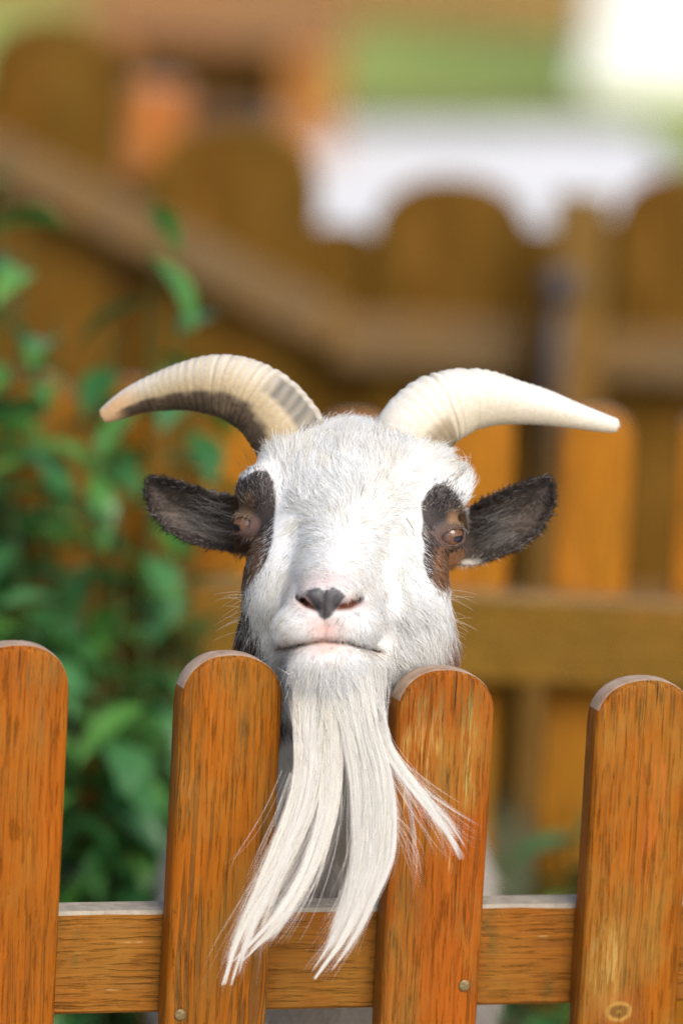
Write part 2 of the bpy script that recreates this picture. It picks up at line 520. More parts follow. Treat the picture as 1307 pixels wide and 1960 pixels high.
for (px, py, wpx) in ((655, 432, 130), (1040, 440, 90), (1180, 420, 80), (285, 330, 110), (-40, 170, 100)):   # narrow boards behind the joints
    c = aty(px, py, BY)
    w = aty(px + wpx / 2, py, BY)[0] - aty(px - wpx / 2, py, BY)[0]
    me = picket_mesh('batten', w, 0.020, c[2], w * 0.25, 0.004, m_back, m_back, 8)
    link('batten', me, bf, (c[0], 0.026, 0))


def beam_between(name, A, B, h, t, mat, parent, yoff):
    A = np.array(A); B = np.array(B)
    L = np.linalg.norm(B - A)
    me = box_mesh(name, (0, -t / 2, -h / 2), (L, t / 2, h / 2), 0.006)
    me.materials.append(mat)
    a = math.atan2(B[2] - A[2], B[0] - A[0])
    return link(name, me, parent, (A[0], yoff, A[2]), (0, -a, 0))


def rel(px, py): return aty(px, py, BY - 0.04)


beam_between('rail', rel(645, 628), rel(-150, 225), 0.058, 0.045, m_backrail, bf, -0.038)
beam_between('rail', rel(640, 645), rel(1012, 668), 0.068, 0.045, m_backrail, bf, -0.038)
beam_between('rail', rel(1040, 672), rel(1700, 705), 0.062, 0.045, m_backrail, bf, -0.038)
beam_between('rail', (rel(640, 1500)[0], 0, 0.25), (rel(1700, 1500)[0], 0, 0.25), 0.068, 0.045, m_backrail, bf, -0.038)
gp = aty(1105, 368, BY - 0.09)
me = box_mesh('gate_post', (-0.034, -0.03, 0), (0.034, 0.03, gp[2]), 0.006); me.materials.append(wood('post_wood', seed=31, base=(0.24, 0.125, 0.03), lines=0.4, moss=0.3, flecks=0.1))
gpo = link('gate_post', me, bf, (gp[0] + 0.005, -0.12, 0))
bp = aty(1072, 548, BY - 0.16)
bm = bmesh.new(); bmesh.ops.create_uvsphere(bm, u_segments=20, v_segments=12, radius=0.024)
for v in bm.verts: v.co.y *= 0.7
bmesh.ops.create_cone(bm, cap_ends=True, segments=14, radius1=0.012, radius2=0.012, depth=0.25, matrix=Matrix.Translation((0, 0.014, -0.13)))
me = bm_mesh('latch_bolt', bm, True); me.materials.append(simple('dark_iron', (0.055, 0.050, 0.055), 0.3, 30, 0.5, 0.5))
link('latch_bolt', me, gpo, (bp[0] - gp[0] - 0.005, -0.036, bp[2]))

# stout post behind the board fence
PY = 4.7
pt = aty(308, 158, PY)
pw = aty(362, 158, PY)[0] - aty(252, 158, PY)[0]
me = box_mesh('wooden_post', (-pw / 2, -pw / 2, 0), (pw / 2, pw / 2, pt[2]), 0.010)
me.materials.append(wood('orange_post', seed=41, base=(0.58, 0.19, 0.045), lines=0.3, moss=0.1, flecks=0.2)); me.materials.append(m_railtop)
for f in me.polygons:
    if f.normal.z > 0.8: f.material_index = 1
tag(link('wooden_post', me, None, (pt[0], PY, 0)), 'short orange post with pale sawn top behind the board fence', 'post')

# low timber bench on the mulch
QY = 12.0
m_bench = wood('bench_wood', grain='X', seed=51, base=(0.42, 0.20, 0.085), lines=0.3, moss=0.2, flecks=0.1)
m_bleg = wood('bench_leg', seed=53, base=(0.52, 0.20, 0.05), lines=0.3, moss=0.1, flecks=0.1)
q0, q1 = aty(165, 60, QY), aty(655, 60, QY)
zb = onground(600, 232)
bench = empty('log_bench', ((q0[0] + q1[0]) / 2, QY, 0))
tag(bench, 'low rustic timber bench with orange legs on the mulch bed', 'bench')
bl = (q1[0] - q0[0]) / 2
zs1, zs0 = aty(400, 22, QY)[2], aty(400, 82, QY)[2]
for k in range(3):
    me = box_mesh('seat_plank', (-bl, -0.075, zs0), (bl, 0.075, zs1), 0.012); me.materials.append(m_bench)
    link('seat_plank', me, bench, (random.uniform(-0.02, 0.02), 0.16 * k, 0))
for lx in (aty(600, 100, QY)[0], aty(190, 100, QY)[0]):
    for ly in (0.0, 0.32):
        lw = 0.075
        me = box_mesh('leg', (-lw, -0.05, 0), (lw, 0.05, zs0 - 0.001), 0.01); me.materials.append(m_bleg)
        link('leg', me, bench, (lx - bench.location.x, ly, 0))
me = box_mesh('dark_under_panel', (-bl * 0.8, -0.03, zs0 - 0.20), (bl * 0.8, 0.03, zs0 - 0.003), 0.006); me.materials.append(m_back)  # added panel stands in for the darkness beneath the seat
link('dark_under_panel', me, bench, (0, 0.16, 0))
# raised timber edging beyond the lawn
EY = 17.5
m_edge = wood('edging_timber', grain='X', seed=61, base=(0.50, 0.235, 0.09), lines=0.3, moss=0.2, flecks=0.1)
e0 = aty(640, 60, EY); e1 = aty(1900, 60, EY); e2 = aty(-900, 0, EY)
zt_ = aty(870, -60, EY)[2]; zb_ = 0.0
edg = empty('timber_edging', (0, EY, 0))
tag(edg, 'low orange timber edging beyond the lawn strip', 'edging')
for r in range(4):
    hh = zt_ / 4
    me = box_mesh('sleeper', (e2[0], -0.08, r * hh + 0.002), (e1[0], 0.08, (r + 1) * hh - 0.002), 0.015); me.materials.append(m_edge)
    link('sleeper', me, edg, (random.uniform(-0.1, 0.1), random.uniform(-0.01, 0.01), 0))
# white pillar
WY = float(onground(1200, 170)[1])
w0, w1 = aty(1125, 100, WY), aty(1440, 100, WY)
pil = empty('white_pillar', ((w0[0] + w1[0]) / 2, WY, 0))
tag(pil, 'white rendered pillar standing beside the pale gravel path', 'pillar')
m_white = simple('white_render', (0.84, 0.84, 0.83), 0.06, 8.0, 0.8, 0.2, bump=0.001)
hw = (w1[0] - w0[0]) / 2
for nm, a, b, g in (('plinth', 0, 0.12, 0.025), ('shaft', 0.12, 1.7, 0.0), ('cap', 1.7, 1.78, 0.05)):
    me = box_mesh(nm, (-hw - g, -hw - g, a), (hw + g, hw + g, b), 0.01); me.materials.append(m_white)
    link(nm, me, pil)


# ------------------------------------------------------------------ leafy plants
def leaf_mesh(name, L, W, droop, mat):
    n = 9
    vs_, fs = [], []
    for i in range(n + 1):
        s = i / n
        w = W * 0.5 * (math.sin(math.pi * min(1, s * 1.02) ** 0.8) ** 0.9 + 0.02)
        y = L * (s - 0.25 * droop * s * s)
        z = -L * droop * 0.55 * s * s
        vs_ += [(-w, y, z + w * 0.35), (0, y, z), (w, y, z + w * 0.35)]
    for i in range(n):
        a = i * 3
        fs += [(a, a + 1, a + 4, a + 3), (a + 1, a + 2, a + 5, a + 4)]
    me = mesh_np(name, vs_, fs)
    me.materials.append(mat)
    return me


def leaf_mat(name, c1, c2):
    t = NT(name)
    oi = t.n('ObjectInfo')
    col = t.mix(oi.outputs['Random'], c1, c2)
    col = t.mix(t.math('MULTIPLY', t.ramp(t.noise(t.coord(), 60.0, 3.0), 0.4, 0.7), 0.3), col, tuple(0.6 * c for c in c1))
    t.l(col, t.b.inputs['Base Color'])
    t.b.inputs['Roughness'].default_value = 0.33
    t.b.inputs['Specular IOR Level'].default_value = 0.5
    tr = t.n('BsdfTranslucent'); t.l(col, tr.inputs[0])
    mx_ = t.n('MixShader'); mx_.inputs[0].default_value = 0.32
    t.l(t.b.outputs[0], mx_.inputs[1]); t.l(tr.outputs[0], mx_.inputs[2]); t.l(mx_.outputs[0], t.out.inputs[0])
    return t.m


m_leaf = leaf_mat('leaf_green', (0.060, 0.205, 0.028), (0.135, 0.330, 0.075))
m_leaf2 = leaf_mat('leaf_dark', (0.036, 0.140, 0.034), (0.090, 0.260, 0.090))
m_stem = simple('plant_stem', (0.07, 0.11, 0.03), 0.3, 40.0, 0.6, 0.3)
LEAVES = [leaf_mesh('leaf', 0.085, 0.026, 0.5, m_leaf), leaf_mesh('leaf', 0.075, 0.024, 0.9, m_leaf), leaf_mesh('leaf', 0.095, 0.030, 0.7, m_leaf2), leaf_mesh('leaf', 0.070, 0.030, 0.4, m_leaf2)]


def tube(pts, rads, nseg=8, cap=True):
    pts = [Vector(p) for p in pts]
    vs_, fs = [], []
    up = Vector((0.3, 1, 0.2)).normalized()
    for i, p in enumerate(pts):
        tng = (pts[min(i + 1, len(pts) - 1)] - pts[max(i - 1, 0)]).normalized()
        a = tng.cross(up).normalized(); b = a.cross(tng)
        for k in range(nseg):
            th = 2 * math.pi * k / nseg
            vs_.append(p + (a * math.cos(th) + b * math.sin(th)) * rads[i])
    for i in range(len(pts) - 1):
        for k in range(nseg):
            fs.append((i * nseg + k, i * nseg + (k + 1) % nseg, (i + 1) * nseg + (k + 1) % nseg, (i + 1) * nseg + k))
    return vs_, fs


def plant(name, base, stems, label, group, size=1.0, every=0.045):
    """stems: list of world tip points; each stem runs from the base to its tip"""
    root = empty(name, (base[0], base[1], 0))
    tag(root, label, 'plant', group)
    B = Vector((base[0], base[1], 0))
    for tip in stems:
        tip = Vector(tip)
        st = B + Vector((random.uniform(-0.03, 0.03), random.uniform(-0.03, 0.03), 0.0))
        ctrl = st.lerp(tip, 0.55) + Vector((0, 0, 0.12 * (tip - st).length)) + Vector((random.uniform(-.03, .03), random.uniform(-.03, .03), 0))
        n = 14
        pts = [(st * (1 - s) ** 2 + ctrl * 2 * s * (1 - s) + tip * s * s) - B for s in [i / n for i in range(n + 1)]]
        v_, f_ = tube(pts, [0.0045 * (1 - 0.75 * i / n) for i in range(n + 1)], 6)
        me = mesh_np('stem', [tuple(v) for v in v_], f_); me.materials.append(m_stem)
        so = link('stem', me, root)
        ln = sum((pts[i + 1] - pts[i]).length for i in range(n))
        cnt = int(ln / every)
        az = random.uniform(0, 6.28)
        for k in range(cnt):
            s = 0.12 + 0.88 * (k + random.random() * 0.5) / cnt
            i = min(int(s * n), n - 1)
            p = pts[i].lerp(pts[i + 1], s * n - i)
            az += 2.4 + random.uniform(-0.5, 0.5)
            o = link('leaf', random.choice(LEAVES), so, p, (random.uniform(-0.5, 0.55), random.uniform(-0.4, 0.4), az))
            o.scale = (size * random.uniform(0.75, 1.25),) * 3
    return root


GP = 'leafy plants in the goat pen'
plant('leafy_shrub', (aty(-60, 1600, 1.20)[0], 1.20), [aty(20, 300, 1.20), aty(55, 470, 1.17), aty(-60, 420, 1.20), aty(-140, 640, 1.20), aty(60, 800, 1.12), aty(-30, 900, 1.12)],
      'tall leafy plant arching over beside the sloping rail of the board fence', GP, 1.15, 0.046)
plant('leafy_shrub', (aty(220, 1600, 1.20)[0], 1.20), [aty(290, 345, 1.20), aty(345, 560, 1.20), aty(215, 640, 1.20), aty(395, 680, 1.20), aty(110, 610, 1.20)],
      'slender leafy plant rising just behind the tip of the horn with a dark underside', GP, 1.1, 0.062)
plant('leafy_shrub', (aty(110, 1800, 1.08)[0], 1.08), [aty(80, 700, 1.12), aty(180, 820, 1.08), aty(20, 960, 1.06), aty(230, 960, 1.04), aty(130, 1080, 1.02), aty(60, 1180, 1.02), aty(-60, 1060, 1.07), aty(-100, 1250, 1.07)],
      'bushy green plant between the tall arching plant and the ear of the goat', GP, 0.9, 0.038)
plant('leafy_shrub', (aty(300, 1850, 1.14)[0], 1.14), [aty(310, 820, 1.17), aty(370, 1010, 1.17), aty(270, 1080, 1.12), aty(400, 1180, 1.17), aty(330, 1250, 1.12), aty(220, 1180, 1.10)],
      'leafy plant directly beside the ear below the horn with a dark underside', GP, 0.9, 0.048)
plant('leafy_shrub', (aty(210, 2000, 1.02)[0], 1.02), [aty(190, 1270, 1.02), aty(280, 1330, 1.02), aty(150, 1420, 1.00), aty(250, 1480, 1.00), aty(320, 1400, 1.04), aty(210, 1570, 0.98), aty(100, 1500, 0.98), aty(290, 1600, 1.00)],
      'dense low plant seen through the picket gap, above the rail, away from the beard', GP, 1.0, 0.026)
plant('leafy_shrub', (aty(1090, 2000, 1.20)[0], 1.20), [aty(1075, 1600, 1.20), aty(1120, 1540, 1.20), aty(1040, 1680, 1.20), aty(950, 1700, 1.20), aty(1100, 1700, 1.20), aty(1180, 1600, 1.20)],
      'small low plant seen through the gap beside the picket with a knot', GP, 0.95, 0.03)
plant('leafy_shrub', (aty(330, 1750, 1.75)[0], 1.75), [aty(330, 1250, 1.75), aty(240, 1320, 1.75), aty(180, 1200, 1.70), aty(100, 1300, 1.75), aty(280, 1480, 1.70), aty(200, 1550, 1.70), aty(20, 1250, 1.75)],
      'dark green plant growing behind the far orange picket fence', GP, 1.6, 0.05)

# ------------------------------------------------------------------ the goat: one continuous body from a distance field
# field coordinates: photo pixel x, photo pixel y (down), depth c behind the fence, all in units of S
def axis(segs):
    out = [segs[0][0]]
    for a, b, st in segs:
        n = max(1, int(round((b - a) / st)))
        out += list(a + (b - a) * (np.arange(n) + 1) / n)
    return np.array(out, np.float32)


GX = axis([(160, 255, 20), (255, 425, 6.0), (425, 915, 4.5), (915, 1085, 6.0), (1085, 1180, 20)])
GY = axis([(760, 1360, 4.5), (1360, 1420, 12), (1420, 3520, 28)])
GC = axis([(-150, 420, 5.0), (420, 480, 12), (480, 2960, 30)])
NX, NY, NC = len(GX), len(GY), len(GC)


def smin(a, b, k):
    h = np.clip(0.5 + 0.5 * (b - a) / k, 0, 1)
    return b + (a - b) * h - k * h * (1 - h)


def smax(a, b, k): return -smin(-a, -b, k)


def ell(X, Y, Z, c, r):
    x, y, z = X - c[0], Y - c[1], Z - c[2]
    k0 = np.sqrt((x / r[0]) ** 2 + (y / r[1]) ** 2 + (z / r[2]) ** 2) + 1e-6
    k1 = np.sqrt((x / r[0] ** 2) ** 2 + (y / r[1] ** 2) ** 2 + (z / r[2] ** 2) ** 2) + 1e-9
    return k0 * (k0 - 1) / k1


def cone(X, Y, Z, a, b, ra, rb, sx=1.0):
    """capsule with two radii, optionally flattened sideways"""
    a = np.array(a, float); b = np.array(b, float)
    ab = b - a
    x, y, z = X - a[0], Y - a[1], Z - a[2]
    h = np.clip((x * ab[0] + y * ab[1] + z * ab[2]) / (ab @ ab), 0, 1)
    dx, dy, dz = (x - ab[0] * h) / sx, y - ab[1] * h, z - ab[2] * h
    return (np.sqrt(dx * dx + dy * dy + dz * dz) - (ra + (rb - ra) * h)) * min(1, sx)


def poly_sdf(X, Y, pts):
    pts = np.array(pts, float)
    d = np.full(np.broadcast(X, Y).shape, 1e9)
    s = np.ones_like(d)
    n = len(pts)
    for i in range(n):
        a, b = pts[i], pts[i - 1]
        ex, ey = b - a
        wx, wy = X - a[0], Y - a[1]
        h = np.clip((wx * ex + wy * ey) / (ex * ex + ey * ey), 0, 1)
        d = np.minimum(d, (wx - ex * h) ** 2 + (wy - ey * h) ** 2)
        c1, c2, c3 = Y >= a[1], Y < b[1], ex * wy > ey * wx
        s = np.where((c1 & c2 & c3) | (~c1 & ~c2 & ~c3), -s, s)
    return s * np.sqrt(d)


def sl(ax, a, b): return slice(int(np.searchsorted(ax, a)), int(np.searchsorted(ax, b)))


# --- trunk, neck and legs on the whole grid
w2f = lambda x, y, z: inv((x, y, z))
X = GX[:, None, None]; Y = GY[None, :, None]; Z = GC[None, None, :]
m2 = 1.0 / S
GXC = float(frm(668, 1000, 280)[0])
BODY = [  # (a, b, ra, rb, k) in world metres
    ((0, 0.30, 0.47), (0, 0.52, 0.46), 0.105, 0.120, 60),
    ((0, 0.50, 0.46), (0, 0.86, 0.47), 0.125, 0.118, 60),
    ((0, 0.84, 0.48), (0, 0.98, 0.44), 0.105, 0.075, 60),
    ((0, 0.98, 0.52), (0, 1.03, 0.46), 0.028, 0.016, 25),
]
for sx_ in (-1, 1):
    BODY += [((0.055 * sx_, 0.30, 0.44), (0.075 * sx_, 0.31, 0.27), 0.060, 0.036, 50),
             ((0.075 * sx_, 0.31, 0.27), (0.078 * sx_, 0.29, 0.15), 0.034, 0.024, 20),
             ((0.078 * sx_, 0.29, 0.15), (0.080 * sx_, 0.295, 0.05), 0.023, 0.020, 12),
             ((0.080 * sx_, 0.295, 0.05), (0.080 * sx_, 0.275, 0.020), 0.024, 0.026, 12),
             ((0.060 * sx_, 0.88, 0.44), (0.080 * sx_, 0.82, 0.29), 0.075, 0.045, 50),
             ((0.080 * sx_, 0.82, 0.29), (0.082 * sx_, 0.95, 0.20), 0.042, 0.026, 20),
             ((0.082 * sx_, 0.95, 0.20), (0.082 * sx_, 0.93, 0.05), 0.025, 0.020, 12),
             ((0.082 * sx_, 0.93, 0.05), (0.082 * sx_, 0.91, 0.020), 0.023, 0.026, 12)]
F = None
for (a, b, ra, rb, k) in BODY:
    fa, fb = w2f(a[0] + GXC, a[1], a[2]), w2f(b[0] + GXC, b[1], b[2])
    ka, kb = 1 + fa[2] * S / D0, 1 + fb[2] * S / D0
    d = cone(X, Y, Z, fa, fb, ra * m2 / ka, rb * m2 / kb).astype(np.float32)
    F = d if F is None else smin(F, d, k)
    del d
nk = w2f(GXC, 0.29, 0.50)
F = smin(F, cone(X, Y, Z, (664, 1190, 345), nk, 150, 235, 0.88).astype(np.float32), 70)

# --- head on its own block
bx, by, bc = sl(GX, 200, 1130), slice(0, int(np.searchsorted(GY, 1500))), slice(0, int(np.searchsorted(GC, 700)))
X = GX[bx][:, None, None].astype(np.float64); Y = GY[by][None, :, None].astype(np.float64); Z = GC[bc][None, None, :].astype(np.float64)
H = ell(X, Y, Z, (672, 1005, 310), (190, 166, 185))                         # brain case
H = smin(H, ell(X, Y, Z, (668, 912, 290), (160, 82, 105)), 60)              # forehead
H = smin(H, ell(X, Y, Z, (674, 862, 305), (92, 38, 60)), 40)                # poll tuft
H = smin(H, cone(X, Y, Z, (662, 1020, 185), (628, 1152, -30), 104, 62), 48)  # bridge of the nose
H = smin(H, cone(X, Y, Z, (655, 1120, 180), (630, 1195, -22), 112, 80), 34)  # muzzle
H = smin(H, ell(X, Y, Z, (540, 1130, 225), (76, 125, 150)), 50)             # cheeks
H = smin(H, ell(X, Y, Z, (784, 1140, 225), (76, 128, 150)), 50)
H = smin(H, ell(X, Y, Z, (560, 1240, 250), (95, 85, 130)), 50)              # jaw
H = smin(H, ell(X, Y, Z, (770, 1245, 250), (95, 85, 130)), 50)
H = smin(H, cone(X, Y, Z, (633, 1268, -10), (655, 1290, 240), 62, 105), 35)   # lower jaw
H = smin(H, ell(X, Y, Z, (622, 1152, -72), (56, 40, 44)), 26)               # nose
H = smin(H, ell(X, Y, Z, (578, 1196, -52), (52, 44, 52)), 22)               # upper lips
H = smin(H, ell(X, Y, Z, (676, 1198, -52), (54, 45, 52)), 22)
H = smin(H, ell(X, Y, Z, (631, 1270, -52), (74, 48, 58)), 14)               # chin
H = smin(H, ell(X, Y, Z, (494, 940, 245), (40, 50, 58)), 36)                # brows over the eyes
H = smin(H, cone(X, Y, Z, (632, 1275, -44), (642, 1352, -50), 60, 34), 24)
H = smin(H, ell(X, Y, Z, (844, 954, 240), (42, 48, 58)), 36)
H = smin(H, ell(X, Y, Z, (868, 930, 268), (30, 34, 40)), 34)                # pale tuft behind the eye
H = smin(H, ell(X, Y, Z, (564, 868, 292), (68, 44, 66)), 26)                # horn bosses
H = smin(H, ell(X, Y, Z, (788, 876, 292), (68, 44, 66)), 26)
# eyes: a lid ball smoothed in, then the opening cut through it
EYES = [((474, 1004, 244), np.array([-0.74, 0.02, -0.67]), 28.0), ((858, 1024, 226), np.array([0.60, 0.12, -0.79]), 28.0)]
for (ec, ed, er) in EYES:
    ed = ed / np.linalg.norm(ed)
    H = smin(H, ell(X, Y, Z, ec, (er + 6, er + 4, er + 6)), 16)
    hx = np.cross(ed, (0, 1, 0)); hx /= np.linalg.norm(hx); hy = np.cross(hx, ed)
    x, y, z = X - ec[0], Y - ec[1], Z - ec[2]
    q, r_, v = x * ed[0] + y * ed[1] + z * ed[2], x * hx[0] + y * hx[1] + z * hx[2], x * hy[0] + y * hy[1] + z * hy[2]
    tilt = 0.12
    cut = np.maximum((np.sqrt((r_ / 23.0) ** 2 + ((v + tilt * r_) / 12.5) ** 2) - 1) * 12.5, 6 - q)
    H = smax(H, -cut, 5.0)
    ball = np.sqrt(x * x + y * y + z * z) - er + 1.5
    H = np.where(cut < 6, np.maximum(H, -ball), H)
# relief: nostrils, philtrum, mouth
front = (Z < 120)


def seg2(ax_, ay_, bx_, by_):
    ex, ey = bx_ - ax_, by_ - ay_
    h = np.clip(((X - ax_) * ex + (Y - ay_) * ey) / (ex * ex + ey * ey), 0, 1)
    return np.sqrt((X - ax_ - ex * h) ** 2 + (Y - ay_ - ey * h) ** 2)


for pl in (((576, 1145), (588, 1156), (606, 1163)), ((686, 1148), (668, 1159), (645, 1162))):
    dn = np.minimum(seg2(*pl[0], *pl[1]), seg2(*pl[1], *pl[2]))
    H = H + np.where(front, 28 * np.exp(-(dn / 7.5) ** 2), 0)
H = H + np.where(front, 5 * np.exp(-((X - 620) / 3.5) ** 2) * np.clip((Y - 1122) / 12, 0, 1) * np.clip((1232 - Y) / 8, 0, 1), 0)
H = H + np.where(front, 4 * np.exp(-(((X - 570) / 9) ** 2 + ((Y - 1120) / 26) ** 2)) - 7 * np.exp(-(((X - 600) / 15) ** 2 + ((Y - 1135) / 9) ** 2)) - 7 * np.exp(-(((X - 643) / 15) ** 2 + ((Y - 1136) / 9) ** 2)), 0)
MX = [520, 540, 575, 620, 665, 700, 730, 750]; MYY = [1246, 1241, 1233, 1227.5, 1230, 1238, 1249, 1258]
ym = np.interp(GX[bx], MX, MYY)[:, None, None]
wm = np.interp(GX[bx], [520, 540, 720, 742], [0, 1, 1, 0])[:, None, None]
H = H + np.where(Z < 200, 15 * wm * np.exp(-((Y - ym) / 5.0) ** 2), 0)
H = H + 1.2 * np.sin(X * 0.043 + Y * 0.021) * np.sin(Y * 0.05 + Z * 0.031)
# ears: an outline with thickness, cupped towards the viewer
EAR_L = [(500, 955), (452, 947), (400, 937), (345, 919), (300, 908), (284, 912), (275, 928), (277, 950), (288, 982), (318, 1016), (352, 1036), (395, 1050), (450, 1060), (500, 1070)]
EAR_R = [(840, 980), (893, 972), (935, 948), (985, 926), (1030, 912), (1052, 909), (1064, 928), (1065, 955), (1057, 984), (1030, 1024), (992, 1052), (950, 1070), (905, 1084), (840, 1085)]
x2, y2 = GX[bx][:, None].astype(float), GY[by][None, :].astype(float)
for pts, mid, sg in ((EAR_L, (362, 978), -1), (EAR_R, (985, 998), 1)):
    p2 = poly_sdf(x2, y2, pts)
    cup = np.clip(-p2 / 50.0, 0, 1)
    c0 = 292 + 48 * np.sqrt(cup) + 0.10 * np.abs(x2 - 668) - 40 + 14 * np.sin((y2 - 960) * 0.03) + 55 * np.clip(1 - (np.abs(x2 - 668) - 200) / 75, 0, 1.5)
    e = smax(p2[:, :, None], (np.abs(Z - c0[:, :, None]) - 8.5) * 0.8, 6)
    H = smin(H, e, 14)
    ear_c0 = c0
F[bx, by, bc] = smin(F[bx, by, bc], H.astype(np.float32), 60) if False else np.minimum(smin(F[bx, by, bc], H.astype(np.float32), 45), H.astype(np.float32))
HEAD = F[bx, by, bc].copy()


def front_c(px, py):
    i = int(np.argmin(np.abs(GX[bx] - px))); j = int(np.argmin(np.abs(GY[by] - py)))
    col = HEAD[i, j]
    k = int(np.argmax(col < 0))
    return float(GC[k]) if col[k] < 0 else 300.0


def surface_nets(F, gx, gy, gz):
    ins = F < 0
    cnt = sum(ins[i:ins.shape[0] - 1 + i, j:ins.shape[1] - 1 + j, k:ins.shape[2] - 1 + k].astype(np.int8) for i in (0, 1) for j in (0, 1) for k in (0, 1))
    act = (cnt > 0) & (cnt < 8)
    I, J, K = np.nonzero(act)
    idx = np.full(act.shape, -1, np.int32); idx[I, J, K] = np.arange(len(I))
    acc = np.zeros((len(I), 3)); num = np.zeros(len(I))
    G = (gx.astype(float), gy.astype(float), gz.astype(float))
    cs = [(i, j, k) for i in (0, 1) for j in (0, 1) for k in (0, 1)]
    for a in cs:
        for ax in range(3):
            if a[ax]: continue
            b = list(a); b[ax] = 1
            fa = F[I + a[0], J + a[1], K + a[2]].astype(float); fb = F[I + b[0], J + b[1], K + b[2]].astype(float)
            m = (fa < 0) != (fb < 0)
            t = np.where(m, fa / np.where(m, fa - fb, 1), 0)
            pa = np.stack([G[0][I + a[0]], G[1][J + a[1]], G[2][K + a[2]]], -1)
            pb = np.stack([G[0][I + b[0]], G[1][J + b[1]], G[2][K + b[2]]], -1)
            acc += np.where(m[:, None], pa + (pb - pa) * t[:, None], 0); num += m
    V = acc / num[:, None]
    quads = []
    for ax in range(3):
        o1, o2 = [(1, 2), (2, 0), (0, 1)][ax]
        s0 = [slice(None)] * 3; s1 = [slice(None)] * 3
        s0[ax] = slice(0, -1); s1[ax] = slice(1, None)
        e = ins[tuple(s0)] != ins[tuple(s1)]
        P = np.array(np.nonzero(e)).T
        ok = (P[:, o1] > 0) & (P[:, o2] > 0) & (P[:, o1] < ins.shape[o1] - 1) & (P[:, o2] < ins.shape[o2] - 1)
        P = P[ok]
        def cell(d1, d2):
            Q = P.copy(); Q[:, o1] -= d1; Q[:, o2] -= d2
            return idx[Q[:, 0], Q[:, 1], Q[:, 2]]
        q = np.stack([cell(1, 1), cell(0, 1), cell(0, 0), cell(1, 0)], -1)
        flip = ~ins[P[:, 0], P[:, 1], P[:, 2]]
        q[flip] = q[flip][:, ::-1]
        quads.append(q)
    return V, np.concatenate(quads)


V, Q = surface_nets(F, GX, GY, GC)
# one pass of smoothing
for _ in range(2):
    acc = np.zeros_like(V); num = np.zeros(len(V))
    for i in range(4):
        np.add.at(acc, Q[:, i], V[Q[:, (i + 1) % 4]]); np.add.at(num, Q[:, i], 1)
        np.add.at(acc, Q[:, i], V[Q[:, i - 1]]); np.add.at(num, Q[:, i], 1)
    V = V * 0.6 + 0.4 * acc / np.maximum(num, 1)[:, None]
del F
VW = frm(V[:, 0], V[:, 1], V[:, 2])
# outward winding
a_, b_, c_ = VW[Q[:, 0]], VW[Q[:, 1]], VW[Q[:, 2]]
if float(np.sum(np.cross(b_ - a_, c_ - a_) * (a_ - VW.mean(0)))) < 0: Q = Q[:, ::-1]


# --- coat: colour and hair by place on the animal
def sm(x, a, b):
    t = np.clip((x - a) / (b - a), 0, 1)
    return t * t * (3 - 2 * t)


PATCH_L = [(425, 1140), (425, 950), (462, 916), (490, 900), (511, 901), (525, 922), (529, 962), (525, 1000), (522, 1035), (512, 1070), (497, 1094), (478, 1120), (458, 1145)]
PATCH_R = [(809, 1000), (804, 966), (817, 942), (836, 926), (852, 927), (868, 940), (882, 958), (892, 985), (897, 1010), (894, 1040), (884, 1080), (878, 1112), (868, 1126), (848, 1131), (832, 1124), (817, 1102), (808, 1074), (812, 1045), (806, 1024)]


